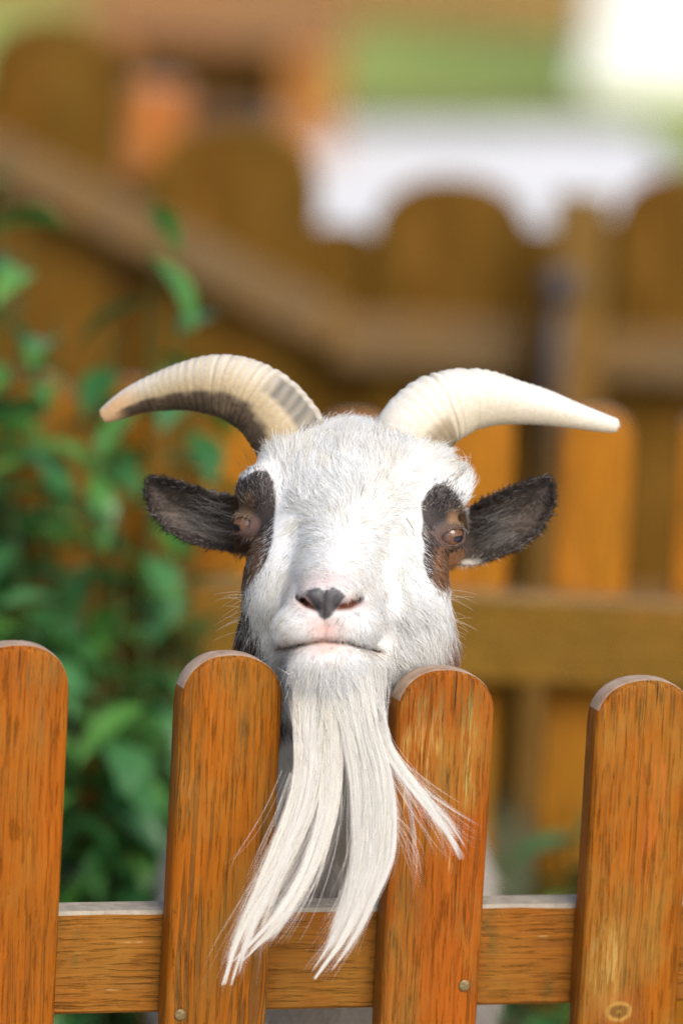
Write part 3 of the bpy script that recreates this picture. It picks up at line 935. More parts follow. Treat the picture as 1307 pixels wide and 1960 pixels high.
def coat(P, jit=None):
    """P: field points -> rgb, hair length (px units), density"""
    x, y, c = P[:, 0].copy(), P[:, 1].copy(), P[:, 2]
    n = len(x)
    jx = 0 if jit is None else jit[:, 0] * 8; jy = 0 if jit is None else jit[:, 1] * 11
    xj, yj = x + jx, y + jy
    rgb = np.tile(np.array([0.855, 0.862, 0.858]), (n, 1))
    ln = np.full(n, 40.0); den = np.ones(n)

    def put(mask, col):
        nonlocal rgb
        rgb = rgb * (1 - mask[:, None]) + np.array(col) * mask[:, None]
    head = c < 470
    # creamier towards the jaw and throat
    put(0.55 * sm(y, 1255, 1400) * (c < 480), (0.78, 0.74, 0.65))
    put(0.18 * sm(np.sin(x * 0.031 + 1) * np.sin(y * 0.027), 0.1, 0.9) * head, (0.78, 0.75, 0.67))
    put(0.30 * sm(-x, -600, -480) * sm(y, 1050, 1150) * head, (0.74, 0.71, 0.61))
    # body: off white with grey
    put(sm(c, 440, 560), (0.62, 0.57, 0.51))
    # eye patches
    pl = poly_sdf(xj, yj, PATCH_L); pr = poly_sdf(xj, yj, PATCH_R)
    ml = sm(-pl, -3, 3) * (c > 60) * (c < 430); mr = sm(-pr, -3, 3) * (c > 60) * (c < 430)
    put(ml, (0.020, 0.018, 0.020)); put(mr, (0.022, 0.020, 0.022))
    put(ml * sm(yj, 1010, 1040) * sm(-xj, -512, -496), (0.115, 0.058, 0.026))
    put(ml * sm(-yj, -1000, -985) * sm(yj, 935, 955) * sm(-xj, -492, -478), (0.10, 0.058, 0.030))
    put(mr * sm(yj, 1036, 1062) * sm(xj, 818, 838), (0.20, 0.092, 0.036))
    put(mr * sm(yj, 968, 985) * sm(-yj, -1010, -1000) * sm(xj, 850, 864), (0.20, 0.115, 0.055))
    put(mr * 0.8 * np.exp(-(((x - 826) / 14) ** 2 + ((y - 1022) / 10) ** 2)), (0.16, 0.105, 0.095))
    # brown behind the jaw on both sides
    put(sm(460 + (yj - 1120) * 0.36 - xj, -6, 10) * sm(yj, 1135, 1175) * sm(c, 60, 110) * head * (y < 1400), (0.060, 0.036, 0.022))
    put(sm(xj - (868 - (yj - 1150) * 0.20), -6, 10) * sm(yj, 1150, 1185) * sm(c, 60, 110) * head * (y < 1400), (0.30, 0.155, 0.085))
    # ears
    el = poly_sdf(x, y, EAR_L); er_ = poly_sdf(x, y, EAR_R)
    mel = (el < 14) * (x < 448) * 1.0; mer = (er_ < 14) * (x > np.where(y > 1020, 886, 897)) * 1.0
    put(mel, (0.026, 0.021, 0.019)); put(mer, (0.030, 0.024, 0.020))
    put(mer * sm(yj, 1066, 1076) * sm(-xj, -930, -905), (0.60, 0.56, 0.50))
    put(mel * 0.6 * sm(-yj, -957, -945) * sm(xj, 385, 415), (0.20, 0.18, 0.17))
    put(mel * sm(-el, 10, 26), (0.075, 0.060, 0.050)); put(mer * sm(-er_, 10, 26) * (1 - sm(yj, 1066, 1076)), (0.070, 0.054, 0.044))
    ear = (mel + mer) > 0
    ln[ear] = 12
    # bare skin: nose, lips, inside the eye openings
    nose = poly_sdf(x, y, [(584, 1137), (596, 1127), (609, 1123), (621, 1131), (636, 1124), (650, 1129), (662, 1141), (650, 1158), (640, 1172), (632, 1182), (620, 1187), (610, 1180), (604, 1164), (592, 1150)])
    nose = nose + 2.2 * np.sin(x * 0.55) * np.sin(y * 0.43 + x * 0.2) * (y < 1142)
    fr = c < 60
    pink = np.exp(-(((x - 622) / 30) ** 2 + ((y - 1205) / 24) ** 2)) + np.exp(-(((x - 630) / 34) ** 2 + ((y - 1243) / 12) ** 2)) + 0.8 * np.exp(-(((x - 582) / 16) ** 2 + ((y - 1150) / 16) ** 2)) + 0.8 * np.exp(-(((x - 674) / 20) ** 2 + ((y - 1152) / 14) ** 2)) + 0.45 * np.exp(-(((x - 622) / 55) ** 2 + ((y - 1112) / 20) ** 2))
    pink = np.clip(pink, 0, 1) * fr
    put(0.92 * pink, (0.68, 0.42, 0.37))
    ymx = np.interp(x, MX, MYY)
    lipline = np.exp(-((y - ymx) / 4.5) ** 2) * (c < 150) * np.interp(x, [525, 540, 722, 738], [0, 1, 1, 0])
    put(0.75 * lipline, (0.22, 0.12, 0.06))
    put(0.55 * np.exp(-(((x - 553) / 22) ** 2 + ((y - 1236) / 12) ** 2)) * (c < 200), (0.32, 0.20, 0.10))
    nm = sm(-nose, -2.5, 2.5) * fr
    put(nm, (0.045, 0.048, 0.055))
    put(nm * 0.85 * sm(-y, -1150, -1130) * sm(np.abs(x - 621), 3, 9), (0.115, 0.120, 0.130))
    put(nm * 0.8 * np.exp(-((x - 621) / 2.6) ** 2), (0.012, 0.012, 0.014))
    nost = np.zeros(n)
    for pl_ in (((580, 1148), (588, 1156), (606, 1163)), ((682, 1150), (668, 1159), (645, 1162))):
        for (A, B) in zip(pl_[:-1], pl_[1:]):
            e0, e1 = B[0] - A[0], B[1] - A[1]
            h = np.clip(((x - A[0]) * e0 + (y - A[1]) * e1) / (e0 * e0 + e1 * e1), 0, 1)
            nost = np.maximum(nost, np.exp(-((x - A[0] - e0 * h) ** 2 + (y - A[1] - e1 * h) ** 2) / 60.0))
    put(np.clip(nost * 1.2, 0, 1) * fr * (1 - nm), (0.22, 0.075, 0.04))
    dn_ = np.sqrt((x - 624) ** 2 + ((y - 1160) * 0.9) ** 2)
    fm = np.clip((140 - c) / 200, 0, 1)
    ln = np.where(~ear & head, 13 + 26 * sm(dn_, 30, 260), ln)
    ln = np.where(head & (y < 870) & ~ear, 40, ln)
    ln = np.where(head & (y > 1250) & (c > -40), np.maximum(ln, 34), ln)
    ln = np.where(head & (y > 1120) & (np.abs(x - 660) > 175), 42, ln)
    ln = np.where(head & (y > 1254) & (c < 120), np.maximum(ln, 20 + 32 * sm(y, 1254, 1295)), ln)
    ln = ln * (1 - 0.55 * np.clip(ml + mr, 0, 1))
    ln = np.where((np.minimum(pl, pr) < 32) & (c > 60) & head, np.minimum(ln, 15), ln)
    ln = np.where(c > 470, 75, ln)
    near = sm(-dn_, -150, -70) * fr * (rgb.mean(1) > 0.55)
    rgb = rgb * (1 - 0.13 * near[:, None])  # muzzle coat darkened against glare where short hair self-shadows little
    bare = np.clip(1.0 * nm * sm(y, 1131, 1142) + 0.35 * nm + 0.92 * np.clip(pink * 1.25, 0, 1) + nost * fr * 1.3 + lipline * 0.6, 0, 1)
    for (ec, ed, er) in EYES:
        dd = np.sqrt((x - ec[0]) ** 2 * 0.8 + (y - ec[1]) ** 2 * 1.5 + 0.3 * (c - ec[2]) ** 2)
        lid = sm(-dd, -34, -27)
        put(lid, (0.075, 0.043, 0.034))
        bare = np.maximum(bare, lid)
        ln = np.where(dd < 60, np.minimum(ln, 14), ln)
    den = 1 - bare
    return rgb, ln, den


goat = empty('goat', (GXC, 0.45, 0.0))
tag(goat, 'white bearded goat with curved horns resting its chin between two pickets', 'goat')
G0 = np.array(goat.location)
bodym = mesh_np('body', VW - G0, Q)
rgb, ln_, den_ = coat(V)
att = bodym.attributes.new('coat', 'FLOAT_COLOR', 'POINT')
skin = rgb * np.where(rgb.mean(1) > 0.6, 0.86, 1.0)[:, None]
att.data.foreach_set('color', np.concatenate([skin, np.ones((len(skin), 1))], 1).astype(np.float32).ravel())
t = NT('goat_skin')
at_ = t.n('Attribute', attribute_name='coat')
nz_ = t.noise(t.coord(), 900.0, 3.0)
t.l(t.mix(t.math('MULTIPLY', t.ramp(nz_, 0.35, 0.7), 0.15), at_.outputs['Color'], (0.35, 0.25, 0.2)), t.b.inputs['Base Color'])
t.b.inputs['Roughness'].default_value = 0.55
t.b.inputs['Specular IOR Level'].default_value = 0.3
t.bump(nz_, 0.35, 0.0006)
bodym.materials.append(t.m)
body = link('body', bodym, goat)


# --- fur as real strands
def strand_object(name, P, rad, colr, parent, mat):
    """P: (n, k, 3) world points"""
    n, k = P.shape[:2]
    cu = bpy.data.hair_curves.new(name)
    cu.add_curves([k] * n)
    cu.position_data.foreach_set('vector', (P - G0).astype(np.float32).ravel())
    ra = cu.attributes.get('radius') or cu.attributes.new('radius', 'FLOAT', 'POINT')
    ra.data.foreach_set('value', rad.astype(np.float32).ravel())
    ca = cu.attributes.new('coat', 'FLOAT_COLOR', 'CURVE')
    ca.data.foreach_set('color', np.concatenate([colr, np.ones((n, 1))], 1).astype(np.float32).ravel())
    cu.materials.append(mat)
    o = bpy.data.objects.new(name, cu)
    COL.objects.link(o)
    o.parent = parent
    return o


def hair_mat(name, transl=0.3):
    t = NT(name)
    a = t.n('Attribute', attribute_name='coat')
    t.l(a.outputs['Color'], t.b.inputs['Base Color'])
    t.b.inputs['Roughness'].default_value = 0.48
    t.b.inputs['Specular IOR Level'].default_value = 0.25
    tr = t.n('BsdfTranslucent'); t.l(a.outputs['Color'], tr.inputs[0])
    mx_ = t.n('MixShader'); mx_.inputs[0].default_value = transl
    t.l(t.b.outputs[0], mx_.inputs[1]); t.l(tr.outputs[0], mx_.inputs[2]); t.l(mx_.outputs[0], t.out.inputs[0])
    return t.m


M_FUR = hair_mat('goat_fur', 0.45)
vn = np.zeros(len(bodym.vertices) * 3, np.float32)
bodym.vertex_normals.foreach_get('vector', vn)
VN = vn.reshape(-1, 3).astype(float)
TR = np.concatenate([Q[:, [0, 1, 2]], Q[:, [0, 2, 3]]])
ta, tb, tc = VW[TR[:, 0]], VW[TR[:, 1]], VW[TR[:, 2]]
area = np.linalg.norm(np.cross(tb - ta, tc - ta), axis=1) * 0.5
cent = V[TR].mean(1)
nrm = np.cross(tb - ta, tc - ta); nrm /= np.linalg.norm(nrm, axis=1)[:, None] + 1e-12
facing = nrm @ -FW
w8 = np.where(cent[:, 2] < 470, np.where(facing > -0.25, 1.0, 0.18), np.where(facing > 0, 0.08, 0.025))
w8 = w8 * np.where((cent[:, 1] > 1360) & (cent[:, 2] < 470), 0.5, 1.0)
w8 = w8 * area
NH = 170000
pick = rng.choice(len(TR), NH, p=w8 / w8.sum())
r1, r2 = np.sqrt(rng.random(NH)), rng.random(NH)
bw = np.stack([1 - r1, r1 * (1 - r2), r1 * r2], -1)
root = (VW[TR[pick]] * bw[:, :, None]).sum(1)
rootf = (V[TR[pick]] * bw[:, :, None]).sum(1)
nn = (VN[TR[pick]] * bw[:, :, None]).sum(1); nn /= np.linalg.norm(nn, axis=1)[:, None] + 1e-9
rc, rl, rd = coat(rootf, rng.normal(0, 1, (NH, 2)))
keep = rng.random(NH) < rd
root, rootf, nn, rc, rl = root[keep], rootf[keep], nn[keep], rc[keep], rl[keep]
n = len(root)
x, y, c = rootf.T
# direction the coat lies: away from the bridge of the nose, downwards on jaw and neck
fx = x - 648; fy = y - 1075
rr_ = np.sqrt(fx * fx + fy * fy) + 1e-6
fx, fy = fx / rr_, fy / rr_
fcz = np.full(n, 0.55)
cheek = sm(np.abs(x - 655), 60, 150) * sm(y, 1010, 1080)
fy = fy + 1.1 * cheek
low = sm(y, 1215, 1290)
fx = fx * (1 - low) + low * 0.25 * np.sign(x - 640) * np.minimum(np.abs(x - 640) / 80, 1.5)
fy = fy * (1 - low) + low * 1.0
fcz = fcz * (1 - low) - 0.15 * low
topm = sm(-y, -1000, -930)
fx = fx * (1 - 0.2 * topm)
# eye patches: hair runs upward above the eye, down below it
pm = ((np.abs(x - 480) < 62) | (np.abs(x - 850) < 62)) & (y > 890) & (y < 1140)
fy = np.where(pm, np.where(y < 1000, -1.0, 1.0), fy); fx = np.where(pm, np.sign(x - 660) * 0.25, fx)
pdist = np.minimum(poly_sdf(x, y, PATCH_L), poly_sdf(x, y, PATCH_R))
nearp = (pdist > -4) & (pdist < 55) & (c < 470) & (c > 40) & (y > 985) & (y < 1150)
fx = np.where(nearp, fx * 0.35, fx); fy = np.where(nearp, 1.0, fy)
earl = (x < 446) & (y < 1075) & (c < 470); earr = (x > 899) & (y < 1090) & (c < 470)
fx = np.where(earl, -0.9, np.where(earr, 0.9, fx)); fy = np.where(earl, -0.35 + 0.4 * np.sign(y - 985), np.where(earr, -0.35 + 0.4 * np.sign(y - 1000), fy))
far = c > 470
fx = np.where(far, 0, fx); fy = np.where(far, 1.0, fy); fcz = np.where(far, 0.3, fcz)
# tufts: neighbours share a turn
def vnoise(P, sc, seed):
    q = np.floor(P / sc + 0.35 * np.sin(P[:, [1, 2, 0]] / sc * 1.7 + seed)).astype(np.int64)
    h = (q[:, 0] * 73856093 ^ q[:, 1] * 19349663 ^ q[:, 2] * 83492791 ^ (seed * 2654435761)) & 0xFFFFF
    return ((h * 1103515245 + 12345) & 0xFFFFF) / float(0xFFFFF) - 0.5


ang = 0.55 * vnoise(rootf, 16.0, 3) + 0.40 * vnoise(rootf, 34.0, 7) + 0.45 * np.sin(x * 0.021 + y * 0.017) + rng.normal(0, 0.17, n)
ca_, sa_ = np.cos(ang), np.sin(ang)
fx, fy = fx * ca_ - fy * sa_, fx * sa_ + fy * ca_
flow = RT * fx[:, None] - UP * fy[:, None] + FW * fcz[:, None]
flow -= nn * np.sum(flow * nn, 1)[:, None]
flow /= np.linalg.norm(flow, axis=1)[:, None] + 1e-9
lift = 0.13 + 0.13 * rng.random(n) + 0.17 * (vnoise(rootf, 22.0, 5) + 0.25) * (rl > 25)
lift = np.where((y < 850) & (c < 470) & (np.abs(x - 675) < 120), lift + 0.22, lift)
lift = np.where((np.abs(x - 880) < 30) & (np.abs(y - 920) < 40), lift + 0.3, lift)
lift = np.where(pm, lift * 0.7, lift)
lift = np.where(earl | earr, 0.30, lift)
L = rl * S * np.exp(rng.normal(0, 0.22, n))
KP = 5
sv = np.linspace(0, 1, KP)
bend = rng.normal(0, 0.10, (n, 3))
pts = root[:, None, :] - nn[:, None, :] * 0.0004 + L[:, None, None] * (
    flow[:, None, :] * (sv ** 1.0)[None, :, None] * 0.95 + nn[:, None, :] * (lift[:, None] * (1.25 * sv - 0.75 * sv ** 2)[None, :])[:, :, None]
    + bend[:, None, :] * (sv ** 2)[None, :, None])
drop = (L * 0.10)[:, None] * (sv ** 2)[None, :]
pts[:, :, 2] -= drop
rad = np.where(rl < 19, 0.00013, 0.00018)[:, None] * np.array([1.0, 1.0, 0.85, 0.6, 0.15])[None, :] * np.where(far, 2.5, 1.0)[:, None]
shade = 1 + rng.normal(0, 0.08, n)
cream = np.clip(vnoise(rootf, 26.0, 9) + 0.1, 0, 1) * 0.55 * (rc.mean(1) > 0.6)
rc = rc * (1 - cream[:, None]) + np.array([0.76, 0.71, 0.58]) * cream[:, None]
rc = np.clip(rc * shade[:, None], 0, 0.92)
# pale hairs mixed into the dark patches and a few dark hairs in the white
skyl = (rc.mean(1) > 0.6) & (rng.random(n) < 0.02) & (c < 470)
rc[skyl] = rc[skyl] * np.array([0.62, 0.58, 0.50])
grey = (rc.mean(1) < 0.15) & (rng.random(n) < np.where(earl | earr, 0.05, 0.15))
rc[grey] = np.array([0.42, 0.40, 0.38])
drk = (rc.mean(1) > 0.5) & (rng.random(n) < 0.003) & (c < 470)
rc[drk] = np.array([0.16, 0.12, 0.07])
strand_object('fur', pts, rad, rc, body, M_FUR)

# long wisps: ear tufts, whiskers, brow hairs
wis, wr, wc = [], [], []


def wisp(p0, p1, sag, r, col):
    p0 = np.array(p0, float); p1 = np.array(p1, float)
    k = np.linspace(0, 1, 8)[:, None]
    mid = (p0 + p1) / 2 + np.array(sag)
    q = p0 * (1 - k) ** 2 + mid * 2 * k * (1 - k) + p1 * k * k
    wis.append(frm(q[:, 0], q[:, 1], q[:, 2])); wr.append(r * np.array([1, 1, 1, .95, .85, .7, .5, .15])); wc.append(col)


for _ in range(260):     # inside the ear on either side
    if rng.random() < 0.5:
        a = (rng.uniform(405, 452), rng.uniform(962, 1042)); e = (max(a[0] - rng.uniform(30, 85), 318), min(max(a[1] + rng.uniform(-40, 8), 945), 1008))
        cc = front_c(*a)
    else:
        a = (rng.uniform(893, 935), rng.uniform(985, 1060)); e = (min(a[0] + rng.uniform(30, 85), 1015), min(max(a[1] + rng.uniform(-40, 8), 965), 1020))
        cc = front_c(*a)
    g = rng.uniform(0.08, 0.42)
    wisp((*a, cc - 2), (*e, min(front_c(*e), 330) - rng.uniform(4, 22)), (rng.uniform(-10, 10), rng.uniform(-4, 22), rng.uniform(-24, -4)), 0.00013, (g, g * 0.95, g * 0.9))
for _ in range(34):      # whiskers and stray guard hairs along the outline
    sd_ = -1 if rng.random() < 0.6 else 1
    a = (468, rng.uniform(1110, 1210)) if sd_ < 0 else (855, rng.uniform(1120, 1220))
    wisp((*a, front_c(*a)), (a[0] + sd_ * rng.uniform(25, 62), a[1] + rng.uniform(-10, 35), front_c(*a) + rng.uniform(-20, 40)), (0, -6, 0), 0.00011, (0.62, 0.56, 0.46))
for _ in range(16):
    a = (rng.uniform(462, 500), rng.uniform(898, 930)) if rng.random() < 0.6 else (rng.uniform(850, 890), rng.uniform(905, 940))
    sd_ = -1 if a[0] < 660 else 1
    wisp((*a, front_c(*a)), (a[0] + sd_ * rng.uniform(10, 50), a[1] - rng.uniform(20, 62), front_c(*a)), (0, -5, 0), 0.00010, (0.10, 0.06, 0.03))
for (ex, ey, sd_) in ((470, 996, -1), (866, 1012, 1)):   # lashes
    for k in range(16):
        a = (ex + rng.uniform(-16, 14), ey - 12 + rng.uniform(-4, 4))
        wisp((*a, front_c(*a)), (a[0] + sd_ * rng.uniform(6, 18), a[1] + rng.uniform(4, 22), front_c(*a) - 18), (sd_ * 6, -4, -8), 0.00010, (0.40, 0.30, 0.18))
strand_object('guard_hair', np.array(wis), np.array(wr), np.array(wc), body, M_FUR)

# --- beard: locks that hang from the chin in front of the fence
M_BEARD = hair_mat('goat_beard', 0.50)


def fence_front(px, py):
    P = hit(px, py, FP, fn)
    return (float(np.dot(P - CAM, FW)) - D0) / S


def bez(pts, s):
    """Catmull-Rom through pts at s in [0,1] (array)"""
    pts = np.array(pts, float)
    P = np.vstack([2 * pts[0] - pts[1], pts, 2 * pts[-1] - pts[-2]])
    m = len(pts) - 1
    u = np.clip(s * m, 0, m - 1e-6); i = u.astype(int); f = (u - i)[..., None]
    a, b, c_, d = P[i], P[i + 1], P[i + 2], P[i + 3]
    return 0.5 * (2 * b + (c_ - a) * f + (2 * a - 5 * b + 4 * c_ - d) * f ** 2 + (3 * b - a - 3 * c_ + d) * f ** 3)


LOCKS = [  # centre line (x, y, half width), number of hairs
    ([(585, 1320, 44), (592, 1390, 36), (590, 1470, 32), (575, 1545, 32), (540, 1630, 27), (500, 1715, 20), (462, 1800, 12), (437, 1885, 4)], 2900),
    ([(632, 1325, 40), (630, 1400, 28), (633, 1480, 24), (626, 1560, 22), (600, 1650, 19), (562, 1725, 15), (515, 1790, 11), (466, 1842, 5)], 2200),
    ([(676, 1325, 44), (688, 1400, 40), (706, 1480, 46), (713, 1560, 50), (708, 1640, 46), (684, 1720, 28), (650, 1800, 13), (602, 1872, 3)], 3800),
    ([(712, 1325, 24), (724, 1390, 16), (745, 1440, 11), (788, 1500, 9.5), (828, 1550, 8.5), (866, 1600, 6), (893, 1646, 2)], 600),
    ([(640, 1318, 70), (642, 1350, 54), (645, 1390, 46), (650, 1430, 44), (652, 1480, 34)], 1000),
    ([(728, 1400, 8), (765, 1462, 10), (815, 1505, 12), (872, 1545, 14), (928, 1580, 14)], 22),
    ([(735, 1420, 8), (768, 1490, 9), (787, 1560, 7), (793, 1640, 7), (786, 1750, 10)], 16),
    ([(745, 1470, 10), (790, 1530, 24), (840, 1590, 45), (880, 1640, 70)], 18),
    ([(740, 1560, 14), (765, 1600, 24), (778, 1650, 40), (780, 1700, 55)], 16),
    ([(560, 1480, 20), (530, 1560, 26), (490, 1640, 34), (455, 1700, 50)], 18),
]
KB = 14
sb = np.linspace(0, 1, KB)
BP, BR, BC = [], [], []
for li, (cl, cnt) in enumerate(LOCKS):
    cl0 = np.array(cl, float)
    NSUB = 13 if cnt > 400 else 3
    subs = [(np.interp(k, [0, NSUB - 1], [-0.85, 0.85]) + rng.normal(0, 0.12), rng.normal(0, 9), rng.uniform(0.82, 1.06), rng.normal(0, 0.6)) for k in range(NSUB)]
    for h in range(cnt):
        cl = cl0.copy()
        if cl[0, 1] < 1330:
            cl[0, 1] = rng.uniform(1262, 1350); cl[0, 0] = 632 + (cl[0, 0] - 632) * np.interp(cl[0, 1], [1262, 1350], [0.95, 0.75]) + rng.normal(0, 10)
        su = subs[int(rng.integers(NSUB))]
        reach = su[2] * (rng.uniform(0.85, 1.0) if rng.random() < 0.75 else rng.uniform(0.45, 0.98))
        s = sb * min(reach, 1.0)
        g = bez(cl, s)
        off0 = np.clip(su[0] + rng.normal(0, 0.34), -1.15, 1.15)
        off = off0 + (su[0] + rng.normal(0, 0.14) - off0) * sb ** 2
        offd = 0.6 * su[3] + rng.normal(0, 0.25)
        stray = rng.random() < 0.09
        w = np.maximum(g[:, 2] * (0.76 if li < 3 else 0.9), 4.0)
        tx = np.gradient(g[:, 0]); ty = np.gradient(g[:, 1]); tl = np.sqrt(tx * tx + ty * ty) + 1e-6
        px_ = g[:, 0] + (-ty / tl) * w * off * -1; py_ = g[:, 1] + (tx / tl) * w * off * -1
        ph = rng.uniform(0, 6.28); amp = rng.uniform(0, 2.2) + (9 * sb if stray else 0)
        px_ = px_ + su[1] * sb ** 3
        px_ = px_ + amp * np.sin(sb * rng.uniform(3, 7) + ph) * sb
        if stray: px_ = px_ + rng.normal(0, 16) * sb ** 2; py_ = py_ + rng.normal(0, 9) * sb ** 2
        # depth: starts inside the chin, comes forward of the pickets, hangs plumb
        rt = front_c(px_[0], py_[0]) + 6 if cl0[0, 1] < 1330 else -60
        hang = -86 - (py_ - 1400) * 0.158 + offd * w * 0.38 * (1 - 0.3 * sb)
        u_ = np.clip((py_ - py_[0]) / 85.0, 0, 1) ** 0.8 if cl0[0, 1] < 1330 else np.ones(KB)
        cz = rt * (1 - u_) + hang * u_
        ffr = np.array([fence_front(a, b) for a, b in zip(px_[::4], py_[::4])])
        ffr = np.interp(np.arange(KB), np.arange(0, KB, 4), ffr)
        cz = np.where(py_ > 1385, np.minimum(cz, ffr - 7 - 5 * rng.random()), cz)
        BP.append(frm(px_, py_, cz))
        r0 = rng.uniform(0.00008, 0.00014) * (0.65 if cnt < 60 else 1)
        BR.append(r0 * np.interp(sb, [0, 0.7, 1], [1, 0.85, 0.15]))
        mxw = rng.normal(1.01, 0.08)
        yel = np.clip(rng.normal(0.25, 0.28), 0, 1) * np.clip(1.25 - (cl[0, 0] - 560) / 200, 0.25, 1)
        cb = np.array([0.88, 0.875, 0.86]) * (1 - yel) + np.array([0.84, 0.78, 0.64]) * yel
        if rng.random() < 0.012: cb = np.array([0.10, 0.08, 0.06])
        BC.append(np.clip(cb * mxw, 0, 0.92))
strand_object('beard', np.array(BP), np.array(BR), np.array(BC), body, M_BEARD)


# --- horns
def horn(cl, flat, colour_fn, seed):
    cl = np.array(cl, float)                       # x, y, c, radius in field units
    NS, NR = 220, 40
    s = np.linspace(0, 1, NS)
    g = bez(cl, s)
    r = g[:, 3] * np.sqrt(np.clip(1 - np.clip((s - 0.972) / 0.028, 0, 1) ** 2 * 0.9, 0, 1))
    ctr = g[:, :3]
    tng = np.gradient(ctr, axis=0); tng /= np.linalg.norm(tng, axis=1)[:, None]
    ref = np.array([0, 0, 1.0])
    side = np.cross(tng, ref); side /= np.linalg.norm(side, axis=1)[:, None]      # in the picture plane
    dep = np.cross(side, tng)
    arc = np.concatenate([[0], np.cumsum(np.linalg.norm(np.diff(ctr, axis=0), axis=1))])
    rs = np.random.default_rng(seed)
    wob = np.interp(arc, np.linspace(0, arc[-1], 26), np.cumsum(rs.normal(0, 1, 26)) * 0.8)
    rid = np.sin(arc * 2 * math.pi / 15.0 + wob) * np.interp(s, [0, 0.08, 0.62, 0.78, 1], [0.8, 1.3, 0.9, 0.2, 0]) * (0.35 + 0.45 * np.sin(arc * 0.031 + seed) ** 2)
    for k in range(5): rid = rid - 2.2 * np.exp(-((arc - rs.uniform(0.02, 0.6) * arc[-1]) / 2.6) ** 2)
    vs_, cols = [], []
    for i in range(NS):
        for j in range(NR):
            th = 2 * math.pi * j / NR
            keel = 1 + 0.03 * math.cos(th) ** 3
            rr = (0.965 * r[i] + rid[i] * (1 + 0.25 * math.sin(3 * th + seed))) * keel
            p = ctr[i] + side[i] * rr * math.cos(th) + dep[i] * rr * flat * math.sin(th)
            vs_.append(p)
            cols.append(colour_fn(s[i], th, arc[i], p))
    vs_ = np.array(vs_); cols = np.array(cols)
    q = []
    for i in range(NS - 1):
        for j in range(NR):
            q.append((i * NR + j, i * NR + (j + 1) % NR, (i + 1) * NR + (j + 1) % NR, (i + 1) * NR + j))
    tip = len(vs_)
    vs_ = np.vstack([vs_, ctr[-1] + tng[-1] * r[-1] * 0.5]); cols = np.vstack([cols, cols[-1]])
    tr = [((NS - 1) * NR + j, (NS - 1) * NR + (j + 1) % NR, tip) for j in range(NR)]
    W = frm(vs_[:, 0], vs_[:, 1], vs_[:, 2])
    me = mesh_np('horn', W - G0, q, tr)
    bm_ = bmesh.new(); bm_.from_mesh(me); bmesh.ops.recalc_face_normals(bm_, faces=bm_.faces[:]); bm_.to_mesh(me); bm_.free()
    a = me.attributes.new('coat', 'FLOAT_COLOR', 'POINT')
    a.data.foreach_set('color', np.concatenate([cols, np.ones((len(cols), 1))], 1).astype(np.float32).ravel())
    return me


t = NT('horn_keratin')
a_n = t.n('Attribute', attribute_name='coat')
nz1 = t.noise(t.coord(), 300.0, 6.0, 0.72)
nz2 = t.noise(t.coord(), 60.0, 4.0, 0.6)
cc_ = t.mix(t.math('MULTIPLY', t.ramp(nz1, 0.40, 0.75), 0.30), a_n.outputs['Color'], (0.22, 0.15, 0.07))
cc_ = t.mix(t.math('MULTIPLY', t.ramp(nz2, 0.5, 0.75), 0.20), cc_, (0.55, 0.42, 0.24))
t.l(cc_, t.b.inputs['Base Color'])
t.b.inputs['Roughness'].default_value = 0.42
t.b.inputs['Specular IOR Level'].default_value = 0.4
t.bump(nz1, 0.7, 0.0010)
t.b.inputs['Roughness'].default_value = 0.5
M_HORN = t.m


def mixc(a, b, f): return np.array(a) * (1 - f) + np.array(b) * f


def s1(x, a, b):
    u = min(max((x - a) / (b - a), 0), 1)
    return u * u * (3 - 2 * u)


def horn_l(s, th, arc, p):
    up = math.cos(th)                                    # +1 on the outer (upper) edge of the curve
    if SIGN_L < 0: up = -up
    col = mixc((0.43, 0.34, 0.20), (0.64, 0.60, 0.52), s1(up, -0.2, 0.9))  # paler upper edge puts the soft top light into the colour
    col = mixc(col, (0.60, 0.38, 0.20), s1(s, 0.68, 0.85) * (1 - s1(up, 0.5, 1)))
    band = 0.5 + 0.5 * math.sin(arc * 2 * math.pi / 15.0)
    col = mixc(col, (0.42, 0.31, 0.15), 0.45 * band * s1(-s, -0.72, -0.6))
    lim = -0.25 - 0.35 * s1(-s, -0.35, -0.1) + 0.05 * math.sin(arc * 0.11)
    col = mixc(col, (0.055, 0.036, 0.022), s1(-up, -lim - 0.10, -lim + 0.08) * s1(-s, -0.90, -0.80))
    col = mixc(col, (0.26, 0.20, 0.11), 0.5 * s1(-s, -0.16, -0.05))
    patch = s1(up, 0.20, 0.32) * s1(-up, -0.93, -0.80) * s1(-s, -0.30, -0.24) * s1(-p[2], -360, -330)
    return mixc(col, (0.075, 0.075, 0.068), 0.9 * patch * (0.85 + 0.15 * math.sin(arc * 0.35 + 5 * th)))


def horn_r(s, th, arc, p):
    up = math.cos(th)
    if SIGN_R < 0: up = -up
    col = mixc((0.55, 0.49, 0.37), (0.71, 0.69, 0.63), s1(up, -0.6, 0.6))  # upper side painted lighter, as lit from the sky
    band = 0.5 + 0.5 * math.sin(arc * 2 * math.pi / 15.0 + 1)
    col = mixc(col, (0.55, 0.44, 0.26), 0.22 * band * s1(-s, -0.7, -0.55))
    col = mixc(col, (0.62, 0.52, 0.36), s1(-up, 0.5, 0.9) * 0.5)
    patch = s1(-up, 0.18, 0.40) * s1(-s, -0.31, -0.28) * s1(s, 0.06, 0.15)
    col = mixc(col, (0.34, 0.26, 0.16), 0.55 * s1(-s, -0.13, -0.04))
    return mixc(col, (0.20, 0.145, 0.085), 0.85 * patch)


